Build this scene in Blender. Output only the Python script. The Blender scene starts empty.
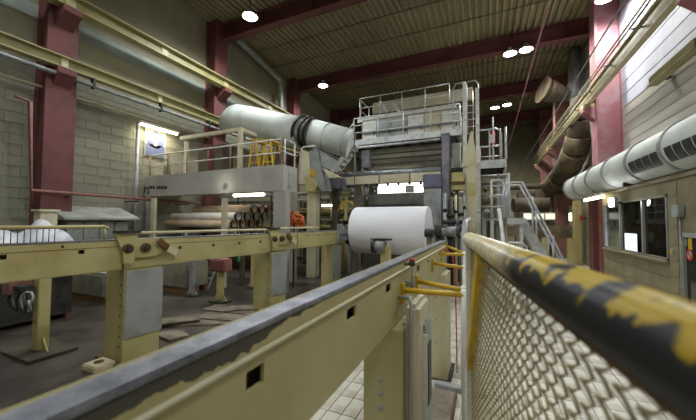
import bpy, bmesh, math, random
from mathutils import Vector, Matrix
random.seed(7)
SC = bpy.context.scene
COL = SC.collection
R = math.radians

# ------------------------------------------------------------------ camera
H = 2.1                      # eye height in metres
FPX = 309.3                  # focal length in pixels of a 696 x 420 frame
CAMROT = (Matrix.Rotation(R(24.2), 3, 'Z') @ Matrix.Rotation(R(90 + 2.15), 3, 'X') @ Matrix.Rotation(R(0.3), 3, 'Z'))
cd = bpy.data.cameras.new('camera'); cam = bpy.data.objects.new('camera', cd); COL.objects.link(cam)
cd.sensor_width = 36.0; cd.lens = 36.0 * FPX / 696; cd.clip_start = 0.02; cd.clip_end = 200
cam.matrix_world = Matrix.Translation((0, 0, H)) @ CAMROT.to_4x4()
cd.dof.use_dof = True; cd.dof.focus_distance = 8.0; cd.dof.aperture_fstop = 2.3
SC.camera = cam

# ------------------------------------------------------------------ world, exposure
w = bpy.data.worlds.new('world'); SC.world = w; w.use_nodes = True
w.node_tree.nodes['Background'].inputs[0].default_value = (0.5, 0.5, 0.45, 1)
w.node_tree.nodes['Background'].inputs[1].default_value = 0.1
SC.view_settings.view_transform = 'Standard'; SC.view_settings.look = 'None'
SC.view_settings.gamma = 1.0; SC.view_settings.use_curve_mapping = False
SC.view_settings.exposure = 0.68
LAMP_W = 560.0

def P(u, v, X=None, Y=None, Z=None, d=None):
    """world point seen at a pixel, at the depth where it meets the plane X=, Y= or Z="""
    r = CAMROT @ Vector(((u - 348) / FPX, -(v - 210) / FPX, -1.0))
    if X is not None: t = X / r.x
    elif Y is not None: t = Y / r.y
    elif Z is not None: t = (Z - H) / r.z
    else: t = d
    return Vector((r.x * t, r.y * t, H + r.z * t))

def project(p):
    q = CAMROT.transposed() @ (Vector(p) - Vector((0, 0, H)))
    if q.z > -0.05: return None
    return (348 + FPX * q.x / -q.z, 210 - FPX * q.y / -q.z, -q.z)

# ------------------------------------------------------------------ materials
def lin(c):
    def f(x):
        x /= 255.0
        return x / 12.92 if x <= 0.04045 else ((x + 0.055) / 1.055) ** 2.4
    return (f(c[0]), f(c[1]), f(c[2]), 1)
MATS = {}
def mat(name, c, rough=0.6, metal=0.0, c2=None, scale=3.0, lo=0.45, hi=0.65, bump=0.0, bscale=40, rand=0.0, emit=0.0, stretch=None, detail=5, spec=None, alpha=None):
    m = bpy.data.materials.new(name); m.use_nodes = True; MATS[name] = m
    nt = m.node_tree; b = nt.nodes['Principled BSDF']
    b.inputs['Roughness'].default_value = rough; b.inputs['Metallic'].default_value = metal
    if spec is not None: b.inputs['Specular IOR Level'].default_value = spec
    b.inputs['Base Color'].default_value = lin(c)
    tc = nt.nodes.new('ShaderNodeTexCoord'); src = tc.outputs['Object']
    if stretch:
        mp = nt.nodes.new('ShaderNodeMapping'); mp.inputs['Scale'].default_value = stretch
        nt.links.new(src, mp.inputs[0]); src = mp.outputs[0]
    out = None
    if c2 is not None:
        n = nt.nodes.new('ShaderNodeTexNoise'); n.inputs['Scale'].default_value = scale; n.inputs['Detail'].default_value = detail
        n.inputs['Roughness'].default_value = 0.6
        nt.links.new(src, n.inputs['Vector'])
        cr = nt.nodes.new('ShaderNodeValToRGB')
        cr.color_ramp.elements[0].position = lo; cr.color_ramp.elements[0].color = lin(c)
        cr.color_ramp.elements[1].position = hi; cr.color_ramp.elements[1].color = lin(c2)
        nt.links.new(n.outputs['Fac'], cr.inputs['Fac']); out = cr.outputs['Color']
    if rand:
        oi = nt.nodes.new('ShaderNodeObjectInfo'); hs = nt.nodes.new('ShaderNodeHueSaturation')
        mr = nt.nodes.new('ShaderNodeMapRange'); mr.inputs['To Min'].default_value = 1 - rand; mr.inputs['To Max'].default_value = 1 + rand
        nt.links.new(oi.outputs['Random'], mr.inputs['Value']); nt.links.new(mr.outputs[0], hs.inputs['Value'])
        if out: nt.links.new(out, hs.inputs['Color'])
        else: hs.inputs['Color'].default_value = lin(c)
        out = hs.outputs['Color']
    if out: nt.links.new(out, b.inputs['Base Color'])
    if bump:
        n2 = nt.nodes.new('ShaderNodeTexNoise'); n2.inputs['Scale'].default_value = bscale; n2.inputs['Detail'].default_value = 4
        nt.links.new(src, n2.inputs['Vector'])
        bp = nt.nodes.new('ShaderNodeBump'); bp.inputs['Strength'].default_value = bump; bp.inputs['Distance'].default_value = 0.02
        nt.links.new(n2.outputs['Fac'], bp.inputs['Height']); nt.links.new(bp.outputs['Normal'], b.inputs['Normal'])
    if emit:
        b.inputs['Emission Color'].default_value = lin(c); b.inputs['Emission Strength'].default_value = emit
    return m
mat('floor_concrete', (84, 76, 68), 0.42, c2=(50, 45, 41), scale=0.9, lo=0.4, hi=0.62, bump=0.15, bscale=6)
mat('tile', (203, 199, 186), 0.42, c2=(176, 170, 154), scale=3, rand=0.06)
mat('grout', (118, 112, 98), 0.9)
mat('block', (140, 138, 121), 0.85, c2=(124, 120, 102), scale=0.7, rand=0.02, bump=0.3, bscale=60)
mat('mortar', (128, 125, 107), 0.95)
mat('wall_panel', (152, 146, 120), 0.8, c2=(136, 130, 104), scale=0.5, bump=0.1)
mat('wall_band', (150, 158, 150), 0.6, c2=(134, 142, 134), scale=1)
mat('siding', (184, 182, 172), 0.6, c2=(150, 146, 128), scale=0.6, stretch=(1, 0.2, 3), rand=0.04)
mat('siding_white', (178, 181, 196), 0.6, c2=(160, 163, 178), scale=0.6, rand=0.03)
mat('room_wall', (146, 137, 110), 0.8, c2=(126, 116, 90), scale=1.5, rand=0.03)
mat('deck_roof', (142, 133, 101), 0.65, c2=(128, 119, 88), scale=0.5)
mat('red_steel', (114, 66, 65), 0.7, c2=(94, 56, 53), scale=1.5, bump=0.1)
mat('red_pale', (164, 102, 110), 0.65, c2=(172, 138, 140), scale=1.2)
mat('roof_beam_red', (104, 58, 58), 0.65, c2=(88, 50, 50), scale=1)
mat('rail_yellow', (174, 168, 122), 0.5, c2=(158, 148, 98), scale=1.2)
mat('rail_olive', (140, 132, 84), 0.55, c2=(120, 112, 70), scale=1.5)
mat('beige', (184, 175, 130), 0.5, c2=(170, 159, 110), scale=1.6, lo=0.4, hi=0.7, bump=0.05)
mat('beige_old', (188, 178, 124), 0.55, c2=(168, 152, 94), scale=2.2, lo=0.45, hi=0.75, bump=0.08)
mat('beige_pale', (206, 198, 166), 0.55, c2=(186, 174, 132), scale=2)
mat('cream', (208, 202, 176), 0.55, c2=(192, 182, 148), scale=2)
mat('steel_worn', (150, 152, 162), 0.42, 0.65, c2=(92, 94, 104), scale=14, lo=0.35, hi=0.7, bump=0.15, bscale=60)
mat('steel_bright', (190, 194, 202), 0.35, 0.7, c2=(150, 154, 160), scale=6)
mat('steel_grey', (158, 161, 161), 0.5, 0.2, c2=(128, 130, 130), scale=3, bump=0.1)
mat('steel_dark', (64, 62, 58), 0.55, 0.4, c2=(44, 42, 40), scale=5)
mat('black_hole', (26, 24, 20), 0.9)
mat('rust', (104, 74, 44), 0.8, c2=(70, 50, 34), scale=6)
mat('plate_grey', (160, 164, 160), 0.6, c2=(134, 138, 132), scale=2.5, bump=0.1)
mat('box_grey', (174, 172, 164), 0.6, c2=(160, 156, 146), scale=1.2)
mat('violet_grey', (138, 134, 144), 0.5, c2=(112, 108, 118), scale=3)
mat('slate_blue', (104, 106, 126), 0.5, c2=(84, 86, 106), scale=3)
mat('white_paint', (222, 222, 214), 0.5, c2=(196, 194, 182), scale=3)
mat('galv', (202, 204, 204), 0.42, 0.35, c2=(170, 172, 172), scale=4)
mat('paper', (240, 239, 246), 0.55)
mat('core_card', (208, 178, 142), 0.85, c2=(222, 208, 190), scale=4, stretch=(0.6, 3, 3))
mat('core_white', (236, 234, 230), 0.8, c2=(204, 190, 172), scale=5, lo=0.5, hi=0.7)
mat('plastic_sheet', (206, 208, 214), 0.35, c2=(180, 182, 190), scale=6, bump=0.4, bscale=14)
mat('safety_yellow', (206, 168, 40), 0.45, c2=(182, 146, 40), scale=5)
mat('orange', (214, 104, 30), 0.45, c2=(180, 80, 24), scale=8)
mat('red_paint', (196, 40, 44), 0.45)
mat('pink_box', (150, 104, 94), 0.6, c2=(126, 86, 76), scale=4)
mat('duct_white', (204, 209, 205), 0.55, 0.0, c2=(182, 188, 182), scale=1.2)
mat('duct_wrap', (120, 106, 82), 0.75, c2=(86, 74, 56), scale=2, bump=0.3, bscale=8)
mat('duct_brown', (86, 74, 58), 0.75, c2=(62, 54, 42), scale=2)
mat('wood', (132, 96, 66), 0.75, c2=(104, 74, 50), scale=3, stretch=(1, 6, 6))
mat('debris', (134, 124, 108), 0.85, c2=(96, 86, 74), scale=3, bump=0.3)
mat('machine_grey', (144, 140, 122), 0.6, c2=(116, 112, 96), scale=1.5)
mat('machine_dark', (82, 78, 62), 0.65, c2=(58, 54, 44), scale=3)
mat('window_dark', (30, 34, 34), 0.08, spec=0.6)
mat('frame_alu', (176, 176, 170), 0.4, 0.3)
mat('screen_white', (236, 242, 255), 0.5, emit=4)
mat('lamp_glow', (244, 248, 255), 0.5, emit=30)
mat('lamp_warm', (255, 240, 214), 0.5, emit=30)
mat('tube_glow', (255, 244, 206), 0.5, emit=6)
mat('lit_window', (240, 240, 226), 0.5, emit=3.0)
mat('dim_strip', (236, 236, 214), 0.5, emit=0.55)
mat('exit_glow', (226, 255, 214), 0.5, emit=3)
mat('sign_white', (186, 186, 176), 0.6)
mat('sign_blue', (96, 104, 140), 0.6)
mat('sign_yellow', (216, 180, 40), 0.5)
mat('sign_red', (190, 50, 50), 0.5)
mat('ink', (52, 52, 58), 0.7)
mat('cable_black', (40, 38, 38), 0.6)
mat('cable_grey', (150, 152, 152), 0.5)
mat('green_paint', (30, 140, 96), 0.5)
mat('rubber', (34, 33, 32), 0.7)

def striped_rail():
    """yellow paint with worn black bands and painted-in underside shade on the hand rail"""
    m = bpy.data.materials.new('striped_rail'); m.use_nodes = True; MATS['striped_rail'] = m
    nt = m.node_tree; b = nt.nodes['Principled BSDF']; b.inputs['Roughness'].default_value = 0.35
    tc = nt.nodes.new('ShaderNodeTexCoord')
    n = nt.nodes.new('ShaderNodeTexNoise'); n.inputs['Scale'].default_value = 21; n.inputs['Detail'].default_value = 3
    nt.links.new(tc.outputs['Object'], n.inputs['Vector'])
    sep = nt.nodes.new('ShaderNodeSeparateXYZ'); nt.links.new(tc.outputs['Object'], sep.inputs[0])
    def mth(op, a, bb):
        k = nt.nodes.new('ShaderNodeMath'); k.operation = op
        for i, q in enumerate((a, bb)):
            if isinstance(q, (int, float)): k.inputs[i].default_value = q
            else: nt.links.new(q, k.inputs[i])
        return k.outputs[0]
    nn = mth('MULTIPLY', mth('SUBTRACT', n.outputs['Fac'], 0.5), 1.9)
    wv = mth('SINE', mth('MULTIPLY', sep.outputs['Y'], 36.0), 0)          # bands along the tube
    low = mth('MULTIPLY', mth('SUBTRACT', 0.062, sep.outputs['Z']), 13.0)          # blacker toward the underside, its shade put into the paint colour
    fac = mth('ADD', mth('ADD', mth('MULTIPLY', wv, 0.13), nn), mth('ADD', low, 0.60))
    far = nt.nodes.new('ShaderNodeMapRange'); far.inputs['From Min'].default_value = -0.10; far.inputs['From Max'].default_value = 0.12
    nt.links.new(sep.outputs['Y'], far.inputs['Value'])                   # the far third is pale worn paint
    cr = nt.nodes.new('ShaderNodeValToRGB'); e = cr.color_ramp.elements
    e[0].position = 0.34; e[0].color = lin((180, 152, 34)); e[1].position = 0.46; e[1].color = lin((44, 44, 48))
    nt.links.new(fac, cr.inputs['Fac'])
    cr2 = nt.nodes.new('ShaderNodeValToRGB'); e = cr2.color_ramp.elements
    e[0].position = 0.4; e[0].color = lin((214, 208, 190)); e[1].position = 0.7; e[1].color = lin((196, 168, 60))
    nt.links.new(n.outputs['Fac'], cr2.inputs['Fac'])
    mx = nt.nodes.new('ShaderNodeMix'); mx.data_type = 'RGBA'
    nt.links.new(far.outputs[0], mx.inputs['Factor']); nt.links.new(cr.outputs['Color'], mx.inputs[6]); nt.links.new(cr2.outputs['Color'], mx.inputs[7])
    nt.links.new(mx.outputs[2], b.inputs['Base Color'])
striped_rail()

def chipped_paint():
    """beige web of the near rail whose paint has flaked off in a ragged strip under the steel cap"""
    m = bpy.data.materials.new('chipped'); m.use_nodes = True; MATS['chipped'] = m
    nt = m.node_tree; b = nt.nodes['Principled BSDF']; b.inputs['Roughness'].default_value = 0.45
    tc = nt.nodes.new('ShaderNodeTexCoord'); sep = nt.nodes.new('ShaderNodeSeparateXYZ'); nt.links.new(tc.outputs['Object'], sep.inputs[0])
    n = nt.nodes.new('ShaderNodeTexNoise'); n.inputs['Scale'].default_value = 5; n.inputs['Detail'].default_value = 7; n.inputs['Roughness'].default_value = 0.65
    nt.links.new(tc.outputs['Object'], n.inputs['Vector'])
    mr = nt.nodes.new('ShaderNodeMapRange'); mr.inputs['From Min'].default_value = 0.25; mr.inputs['From Max'].default_value = 0.75
    mr.inputs['To Min'].default_value = -0.03; mr.inputs['To Max'].default_value = 0.03
    nt.links.new(n.outputs['Fac'], mr.inputs['Value'])
    ad = nt.nodes.new('ShaderNodeMath'); ad.operation = 'ADD'; nt.links.new(sep.outputs['Z'], ad.inputs[0]); nt.links.new(mr.outputs[0], ad.inputs[1])
    yy = nt.nodes.new('ShaderNodeMapRange'); yy.inputs['From Min'].default_value = -1.15; yy.inputs['From Max'].default_value = -0.55; yy.inputs['To Min'].default_value = 0.362; yy.inputs['To Max'].default_value = 0.43
    nt.links.new(sep.outputs['Y'], yy.inputs['Value'])
    gt = nt.nodes.new('ShaderNodeMath'); gt.operation = 'GREATER_THAN'; nt.links.new(ad.outputs[0], gt.inputs[0]); nt.links.new(yy.outputs[0], gt.inputs[1])
    n2 = nt.nodes.new('ShaderNodeTexNoise'); n2.inputs['Scale'].default_value = 1.6; n2.inputs['Detail'].default_value = 6; nt.links.new(tc.outputs['Object'], n2.inputs['Vector'])
    cr = nt.nodes.new('ShaderNodeValToRGB'); e = cr.color_ramp.elements
    e[0].position = 0.4; e[0].color = lin((184, 175, 130)); e[1].position = 0.7; e[1].color = lin((168, 157, 108))
    nt.links.new(n2.outputs['Fac'], cr.inputs['Fac'])
    mx = nt.nodes.new('ShaderNodeMix'); mx.data_type = 'RGBA'; mx.inputs[7].default_value = lin((70, 66, 56))
    nt.links.new(gt.outputs[0], mx.inputs['Factor']); nt.links.new(cr.outputs['Color'], mx.inputs[6]); nt.links.new(mx.outputs[2], b.inputs['Base Color'])
chipped_paint()

# ------------------------------------------------------------------ mesh helpers
def nbm(): return bmesh.new()
def bx(bm, x0, x1, y0, y1, z0, z1, bev=0.0):
    x0, x1 = sorted((x0, x1)); y0, y1 = sorted((y0, y1)); z0, z1 = sorted((z0, z1))
    r = bmesh.ops.create_cube(bm, size=1.0)
    for v in r['verts']:
        v.co = Vector(((x0 + x1) / 2 + v.co.x * (x1 - x0), (y0 + y1) / 2 + v.co.y * (y1 - y0), (z0 + z1) / 2 + v.co.z * (z1 - z0)))
    if bev:
        es = list({e for v in r['verts'] for e in v.link_edges})
        bmesh.ops.bevel(bm, geom=es, offset=min(bev, 0.45 * min(x1 - x0, y1 - y0, z1 - z0)), segments=2, affect='EDGES')
    return bm
def frame(d, up=Vector((0, 0, 1))):
    d = d.normalized()
    s = d.cross(up)
    if s.length < 1e-4: s = d.cross(Vector((0, 1, 0)))
    s.normalize(); u = s.cross(d).normalized()
    return d, s, u
def bar(bm, a, b, wd, ht, up=Vector((0, 0, 1))):
    """rectangular bar from a to b, wd across, ht along up"""
    a, b = Vector(a), Vector(b); d, s, u = frame(b - a, up)
    vs = []
    for p in (a, b):
        for i, j in ((-1, -1), (1, -1), (1, 1), (-1, 1)):
            vs.append(bm.verts.new(p + s * (i * wd / 2) + u * (j * ht / 2)))
    for f in ((3, 2, 1, 0), (4, 5, 6, 7), (0, 1, 5, 4), (1, 2, 6, 5), (2, 3, 7, 6), (3, 0, 4, 7)):
        bm.faces.new([vs[k] for k in f])
    return bm
def tube(bm, pts, r, n=10, rr=None):
    """tube along points; rr gives a radius for each point"""
    pts = [Vector(p) for p in pts]; rings = []
    up = None
    for i, p in enumerate(pts):
        d = (pts[min(i + 1, len(pts) - 1)] - pts[max(i - 1, 0)]).normalized()
        if up is None:
            _, s, u = frame(d)
        else:
            s = up - d * up.dot(d); s.normalize(); u = s.cross(d)
        up = s
        q = rr[i] if rr else r
        rings.append([bm.verts.new(p + s * (q * math.cos(2 * math.pi * k / n)) + u * (q * math.sin(2 * math.pi * k / n))) for k in range(n)])
    for a, b in zip(rings, rings[1:]):
        for k in range(n):
            f = bm.faces.new((a[k], a[(k + 1) % n], b[(k + 1) % n], b[k])); f.smooth = True
    bm.faces.new(list(reversed(rings[0]))); bm.faces.new(rings[-1])
    return bm
def ring(bm, c, axis, ro, ri, th, n=24):
    """flat flange ring round an axis"""
    c = Vector(c); d, s, u = frame(Vector(axis))
    L = []
    for t, q in ((-th / 2, ri), (-th / 2, ro), (th / 2, ro), (th / 2, ri)):
        L.append([bm.verts.new(c + d * t + s * (q * math.cos(2 * math.pi * k / n)) + u * (q * math.sin(2 * math.pi * k / n))) for k in range(n)])
    for i in range(4):
        a, b = L[i], L[(i + 1) % 4]
        for k in range(n):
            bm.faces.new((a[k], a[(k + 1) % n], b[(k + 1) % n], b[k]))
    return bm
def prism(bm, poly, ext):
    """extrude a polygon of points by a vector"""
    ext = Vector(ext); a = [bm.verts.new(Vector(p)) for p in poly]; b = [bm.verts.new(Vector(p) + ext) for p in poly]
    bm.faces.new(a); bm.faces.new(list(reversed(b)))
    n = len(a)
    for k in range(n): bm.faces.new((a[k], b[k], b[(k + 1) % n], a[(k + 1) % n]))
    return bm
def pierced(bm, o, du, dv, dn, us, vs, holes):
    """plate of size us x vs (lists of cut positions) with rectangular holes [(i,j)] left open; thickness dn"""
    o, du, dv, dn = map(Vector, (o, du, dv, dn))
    for i in range(len(us) - 1):
        for j in range(len(vs) - 1):
            if (i, j) in holes: continue
            p = [o + du * us[i] + dv * vs[j], o + du * us[i + 1] + dv * vs[j], o + du * us[i + 1] + dv * vs[j + 1], o + du * us[i] + dv * vs[j + 1]]
            prism(bm, p, dn)
    bmesh.ops.remove_doubles(bm, verts=bm.verts, dist=1e-4)
    return bm
WLOC = {}
def wl(o): return WLOC.get(o.name, Vector((0, 0, 0)))
def obj(name, bm, m, parent=None, label=None, kind=None):
    """link ONE mesh object; the bmesh is in world coordinates"""
    if not isinstance(bm, bmesh.types.BMesh): raise TypeError(name)
    bmesh.ops.recalc_face_normals(bm, faces=bm.faces)
    cs = [v.co for v in bm.verts]
    lo = Vector((min(c.x for c in cs), min(c.y for c in cs), min(c.z for c in cs))); hi = Vector((max(c.x for c in cs), max(c.y for c in cs), max(c.z for c in cs)))
    org = Vector(((lo.x + hi.x) / 2, (lo.y + hi.y) / 2, lo.z))
    for v in bm.verts: v.co -= org
    me = bpy.data.meshes.new(name); bm.to_mesh(me); bm.free()
    me.materials.append(MATS[m])
    o = bpy.data.objects.new(name, me); COL.objects.link(o)
    o.location = org - (wl(parent) if parent else Vector((0, 0, 0))); WLOC[o.name] = org
    if parent: o.parent = parent
    if label: o['label'] = label
    if kind: o['kind'] = kind
    return o
def tag(o, label, cat, group=None):
    o['label'] = label; o['category'] = cat
    if group: o['group'] = group
    return o
def thing(name, label, cat, loc, group=None):
    o = bpy.data.objects.new(name, None); COL.objects.link(o); o.location = loc; WLOC[o.name] = Vector(loc); o.empty_display_size = 0.2
    return tag(o, label, cat, group)
def struct(name, bm, m, parent=None, label=None):
    o = obj(name, bm, m, parent)
    if not parent: o['kind'] = 'structure'
    if label: o['label'] = label
    return o
def piece(name, me, loc, parent):
    """a further object on shared mesh data, at a world location"""
    o = bpy.data.objects.new(name, me); COL.objects.link(o); WLOC[o.name] = Vector(loc)
    o.location = Vector(loc) - wl(parent); o.parent = parent
    return o
def mesh_of(bm, name, m):
    bmesh.ops.recalc_face_normals(bm, faces=bm.faces)
    me = bpy.data.meshes.new(name); bm.to_mesh(me); bm.free(); me.materials.append(MATS[m]); return me
def clone(root, delta, label=None, group=None):
    r = root.copy(); COL.objects.link(r); r.location = root.location + Vector(delta); WLOC[r.name] = wl(root) + Vector(delta)
    if label: r['label'] = label
    if group: r['group'] = group
    for ch in list(root.children):
        c = ch.copy(); COL.objects.link(c); c.parent = r; WLOC[c.name] = wl(ch) + Vector(delta)
        for g in ch.children:
            q = g.copy(); COL.objects.link(q); q.parent = c; WLOC[q.name] = wl(g) + Vector(delta)
    return r
def rect(u0, u1, v0, v1, Y, um=None):
    """x0, x1, z0, z1 of a pixel rectangle lying on the plane Y"""
    um = (u0 + u1) / 2 if um is None else um
    vm = (v0 + v1) / 2
    return P(u0, vm, Y=Y).x, P(u1, vm, Y=Y).x, P(um, v1, Y=Y).z, P(um, v0, Y=Y).z
def pbox(bm, u0, u1, v0, v1, Y, dep, bev=0.0, um=None):
    x0, x1, z0, z1 = rect(u0, u1, v0, v1, Y, um)
    return bx(bm, x0, x1, Y, Y + dep, max(z0, 0), z1, bev)

# ================================================================== THE SETTING
XL, XR, YB, YF, ZC = -12.0, 4.9, 34.0, -7.0, 11.6
fl = struct('floor', bx(nbm(), XL - .3, XR + .3, YF, YB, -0.3, 0.0), 'floor_concrete', label='dark stained concrete floor with pale tiled aisle')
# floor tiles: the 300 nearest ones in view singly, the rest joined
TW, TL, TX0, TX1 = 0.168, 0.335, -2.3, XR
bed = obj('tile_bed', bx(nbm(), TX0, TX1, YF + .01, 22, 0.0, 0.006), 'grout', fl)
tme = mesh_of(bx(nbm(), -TW / 2 + .004, TW / 2 - .004, -TL / 2 + .004, TL / 2 - .004, 0, .013, .003), 'tile', 'tile')
spots = []
nx = int((TX1 - TX0) / TW)
for i in range(nx):
    for j in range(int((22 - YF) / TL) - 1):
        p = Vector((TX0 + (i + .5) * TW, YF + .05 + (j + .5) * TL, .006))
        q = project(p)
        vis = q is not None and -20 < q[0] < 716 and -20 < q[1] < 445
        if vis and p.x < -0.6:                      # hidden below the near rail and its web
            t = (-0.57 - 0) / p.x
            if 1.36 < H + (p.z - H) * t < 1.9: vis = False
        spots.append((0 if vis else 1, q[2] if q else 99, p))
spots.sort(key=lambda t: (t[0], t[1]))
rest = nbm()
for k, (hid, dist, p) in enumerate(spots):
    if k < 300 and not hid: piece('tile', tme, p, fl)
    else: bx(rest, p.x - TW / 2 + .004, p.x + TW / 2 - .004, p.y - TL / 2 + .004, p.y + TL / 2 - .004, p.z, p.z + .013)
obj('tile_field', rest, 'tile', fl, kind='stuff')

# left wall: painted block courses below, smooth panels above
wlft = struct('wall_left', bx(nbm(), XL - .3, XL, YF, YB, 0, ZC), 'mortar', label='left wall of painted blocks with smooth panels above')
BH, BL = 0.3, 0.75
blocks = []
for r_ in range(22):
    for c_ in range(-3, int(24 / BL)):
        y = (c_ + (.5 if r_ % 2 else 0)) * BL; p = Vector((XL, y, r_ * BH))
        q = project((XL, y + BL / 2, r_ * BH + .15))
        blocks.append((0 if q and -10 < q[0] < 330 and -5 < q[1] < 300 else 1, q[2] if q else 99, p))
blocks.sort(key=lambda t: (t[0], t[1]))
bme = mesh_of(bx(nbm(), 0, .014, .004, BL - .004, .006, BH - .006, .005), 'block', 'block')
rest = nbm()
for k, (hid, dist, p) in enumerate(blocks):
    if k < 300 and not hid: piece('block', bme, p, wlft)
    else: bx(rest, p.x, p.x + .014, p.y + .004, p.y + BL - .004, p.z + .006, p.z + BH - .006)
obj('block_field', rest, 'block', wlft, kind='stuff')
for z0, z1 in ((6.62, 8.55), (9.0, 11.55)):
    for y0 in (-1.6, 4.6, 10.8, 17.0, 23.2):
        obj('wall_panel', bx(nbm(), XL, XL + .04, y0 + .01, y0 + 6.19, z0, z1), 'wall_panel', wlft)
for y0 in (-1.6, 4.6, 10.8, 17.0): obj('light_band', bx(nbm(), XL, XL + .06, y0 + .05, y0 + 6.15, 7.95, 8.4), 'wall_band', wlft)

# right wall: white sheet band above, horizontal boards below
wr = struct('wall_right', bx(nbm(), XR, XR + .3, YF, YB, 0, ZC), 'mortar', label='right wall clad in horizontal boards and white sheeting')
z = 0.0
while z < 6.4:
    obj('board', bx(nbm(), XR - .02, XR, YF + .1, YB - .1, z + .006, z + .339, .006), 'siding', wr); z += 0.345
while z < 11.4:
    obj('white_sheet', bx(nbm(), XR - .03, XR, YF + .1, YB - .1, z + .006, z + .484, .012), 'siding_white', wr); z += 0.49
wb = struct('wall_back', bx(nbm(), XL, XR, YB, YB + .3, 0, ZC), 'wall_panel', label='far end wall of the hall')
wf = struct('wall_front', bx(nbm(), XL, XR, YF - .3, YF, 0, ZC), 'wall_panel', label='wall of the hall behind the viewpoint')
# ceiling: trapezoid decking with ribs along the hall
bm = nbm(); pr = []
x = XL; k = 0
while x < XR:
    pr += [(x, ZC), (x + .10, ZC), (x + .14, ZC - .11), (x + .24, ZC - .11)]; x += .28
pr.append((XR, ZC))
va = [bm.verts.new((a, YF, b)) for a, b in pr]; vb = [bm.verts.new((a, YB, b)) for a, b in pr]
for i in range(len(pr) - 1): bm.faces.new((va[i], va[i + 1], vb[i + 1], vb[i]))
ce = struct('ceiling', bm, 'deck_roof', label='ribbed steel decking of the hall roof')
obj('roof_slab', bx(nbm(), XL, XR, YF, YB, ZC + .01, ZC + .2), 'deck_roof', ce)
for y in (7.7, 13.2, 15.0, 19.6, 21.4, 26.4): obj('sheet_seam', bx(nbm(), XL, XR, y, y + .05, ZC - .135, ZC - .115), 'machine_dark', ce)

# roof beams and columns
BY = (4.6, 10.8, 17.2, 23.4, 29.6)
names = ('nearest', 'second', 'middle', 'fourth', 'farthest')
for i, y in enumerate(BY):
    t = thing('roof_beam', ['dark red steel roof beam overhead nearest the viewpoint', 'dark red roof beam with the lamp at upper left', 'dark red roof beam spanning above the machine walkways', 'dark red roof beam behind the two small far lamps', 'farthest dark red roof beam near the end wall'][i], 'roof beam', (XL, y, 10.7), 'steel roof beams')
    obj('web', bx(nbm(), XL + .1, XR - .1, y - .02, y + .02, 10.75, 11.42), 'roof_beam_red', t)
    obj('bottom_flange', bx(nbm(), XL + .1, XR - .1, y - .2, y + .2, 10.7, 10.75), 'roof_beam_red', t)
    obj('top_flange', bx(nbm(), XL + .1, XR - .1, y - .2, y + .2, 11.42, 11.47), 'roof_beam_red', t)
    for xx in (-9, -6.5, -4, -1.5, 1, 3.5): obj('stiffener', bx(nbm(), xx - .02, xx + .02, y - .19, y - .02, 10.75, 11.42), 'roof_beam_red', t)
def column(x, y, side, label, m, top=11.5):
    """H column standing against a wall with crane brackets; side +1 for the left wall"""
    t = thing('steel_column', label, 'column', (x, y, 0), 'red steel hall columns')
    q_ = .28 if side > 0 else .26
    f, b = (x + (.28 if side > 0 else .48) * side, x - .28 * side)
    obj('front_flange', bx(nbm(), f - .04, f + .04, y - .36, y + .36, 0, top), m, t)
    obj('rear_flange', bx(nbm(), b - .02, b + .04, y - .36, y + .36, 0, top), m, t)
    obj('web', bx(nbm(), min(f, b), max(f, b), y - .03, y + .03, 0, top), m, t)
    obj('side_plate', bx(nbm(), min(f, b) + .03, max(f, b) - .03, y - .30, y - .27, 0, top), m, t)
    return t
def bracket(t, x, y, z, side, m, ln=.5):
    b = nbm(); prism(b, [(x, y - .22, z), (x + ln * side, y - .22, z), (x + ln * side, y - .22, z - .18), (x, y - .22, z - .55)], (0, .44, 0))
    return obj('crane_bracket', b, m, t)
LC = []
for i, y in enumerate((4.7, 10.6, 17.0, 23.2)):
    t = column(XL + .33, y, 1, ['wide red steel column on block wall at far left', 'red steel column behind the fluorescent lamp', 'dark red column left of the big white duct end', 'far red column hidden behind the white duct'][i], 'red_steel')
    bracket(t, XL + .6, y, 8.25, 1, 'red_steel', .55); bracket(t, XL + .6, y, 6.5, 1, 'red_steel', .35)
for i, y in enumerate((-1.0, 8.3, 15.6, 23.6, 29.8)):
    t = column(XR - .33, y, -1, ['red column by the right wall nearest the viewpoint', 'red column by the right wall beside the control room', 'pink red steel column rising behind the right wall duct', 'orange red column beyond the brown duct elbow', 'farthest orange red column on the right side'][i], 'red_pale' if i < 3 else 'pink_box')
    bracket(t, XR - .85, y, 6.83, -1, 'red_pale' if i < 3 else 'pink_box', .4)

# crane runway beams and pipes along the left wall
def runway(x, z, label, y0=-3, y1=31, wd=.34, ht=.42, name='crane_rail_beam'):
    t = thing(name, label, 'crane beam', (x, y0, z))
    obj('web', bx(nbm(), x - .015, x + .015, y0, y1, z + .03, z + ht - .03), 'rail_olive', t)
    obj('bottom_flange', bx(nbm(), x - wd / 2, x + wd / 2, y0, y1, z, z + .03), 'rail_yellow', t)
    obj('top_flange', bx(nbm(), x - wd / 2, x + wd / 2, y0, y1, z + ht - .03, z + ht), 'rail_yellow', t)
    return t
t = runway(XL + .95, 8.25, 'upper pale yellow crane beam along the left wall')
for y in (1.6, 4.7, 7.6, 10.6, 13.8, 17): obj('splice_plate', bx(nbm(), XL + .97, XL + .99, y - .12, y + .12, 8.3, 8.65), 'rail_yellow', t)
t = runway(XL + .75, 6.52, 'lower olive yellow steel beam along the left wall', wd=.26, ht=.34, name='wall_beam')
for y in (1.6, 4.7, 7.6, 10.6, 13.8): obj('splice_plate', bx(nbm(), XL + .77, XL + .79, y - .08, y + .08, 6.55, 6.84), 'beige_pale', t)
t = thing('wall_pipe', 'grey pipe hung under the lower olive beam on the left wall', 'pipe', (XL + .8, -3, 6.25), None)
obj('pipe_run', tube(nbm(), [(XL + .82, -3, 6.3), (XL + .82, 26, 6.3)], .06), 'steel_grey', t)
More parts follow.
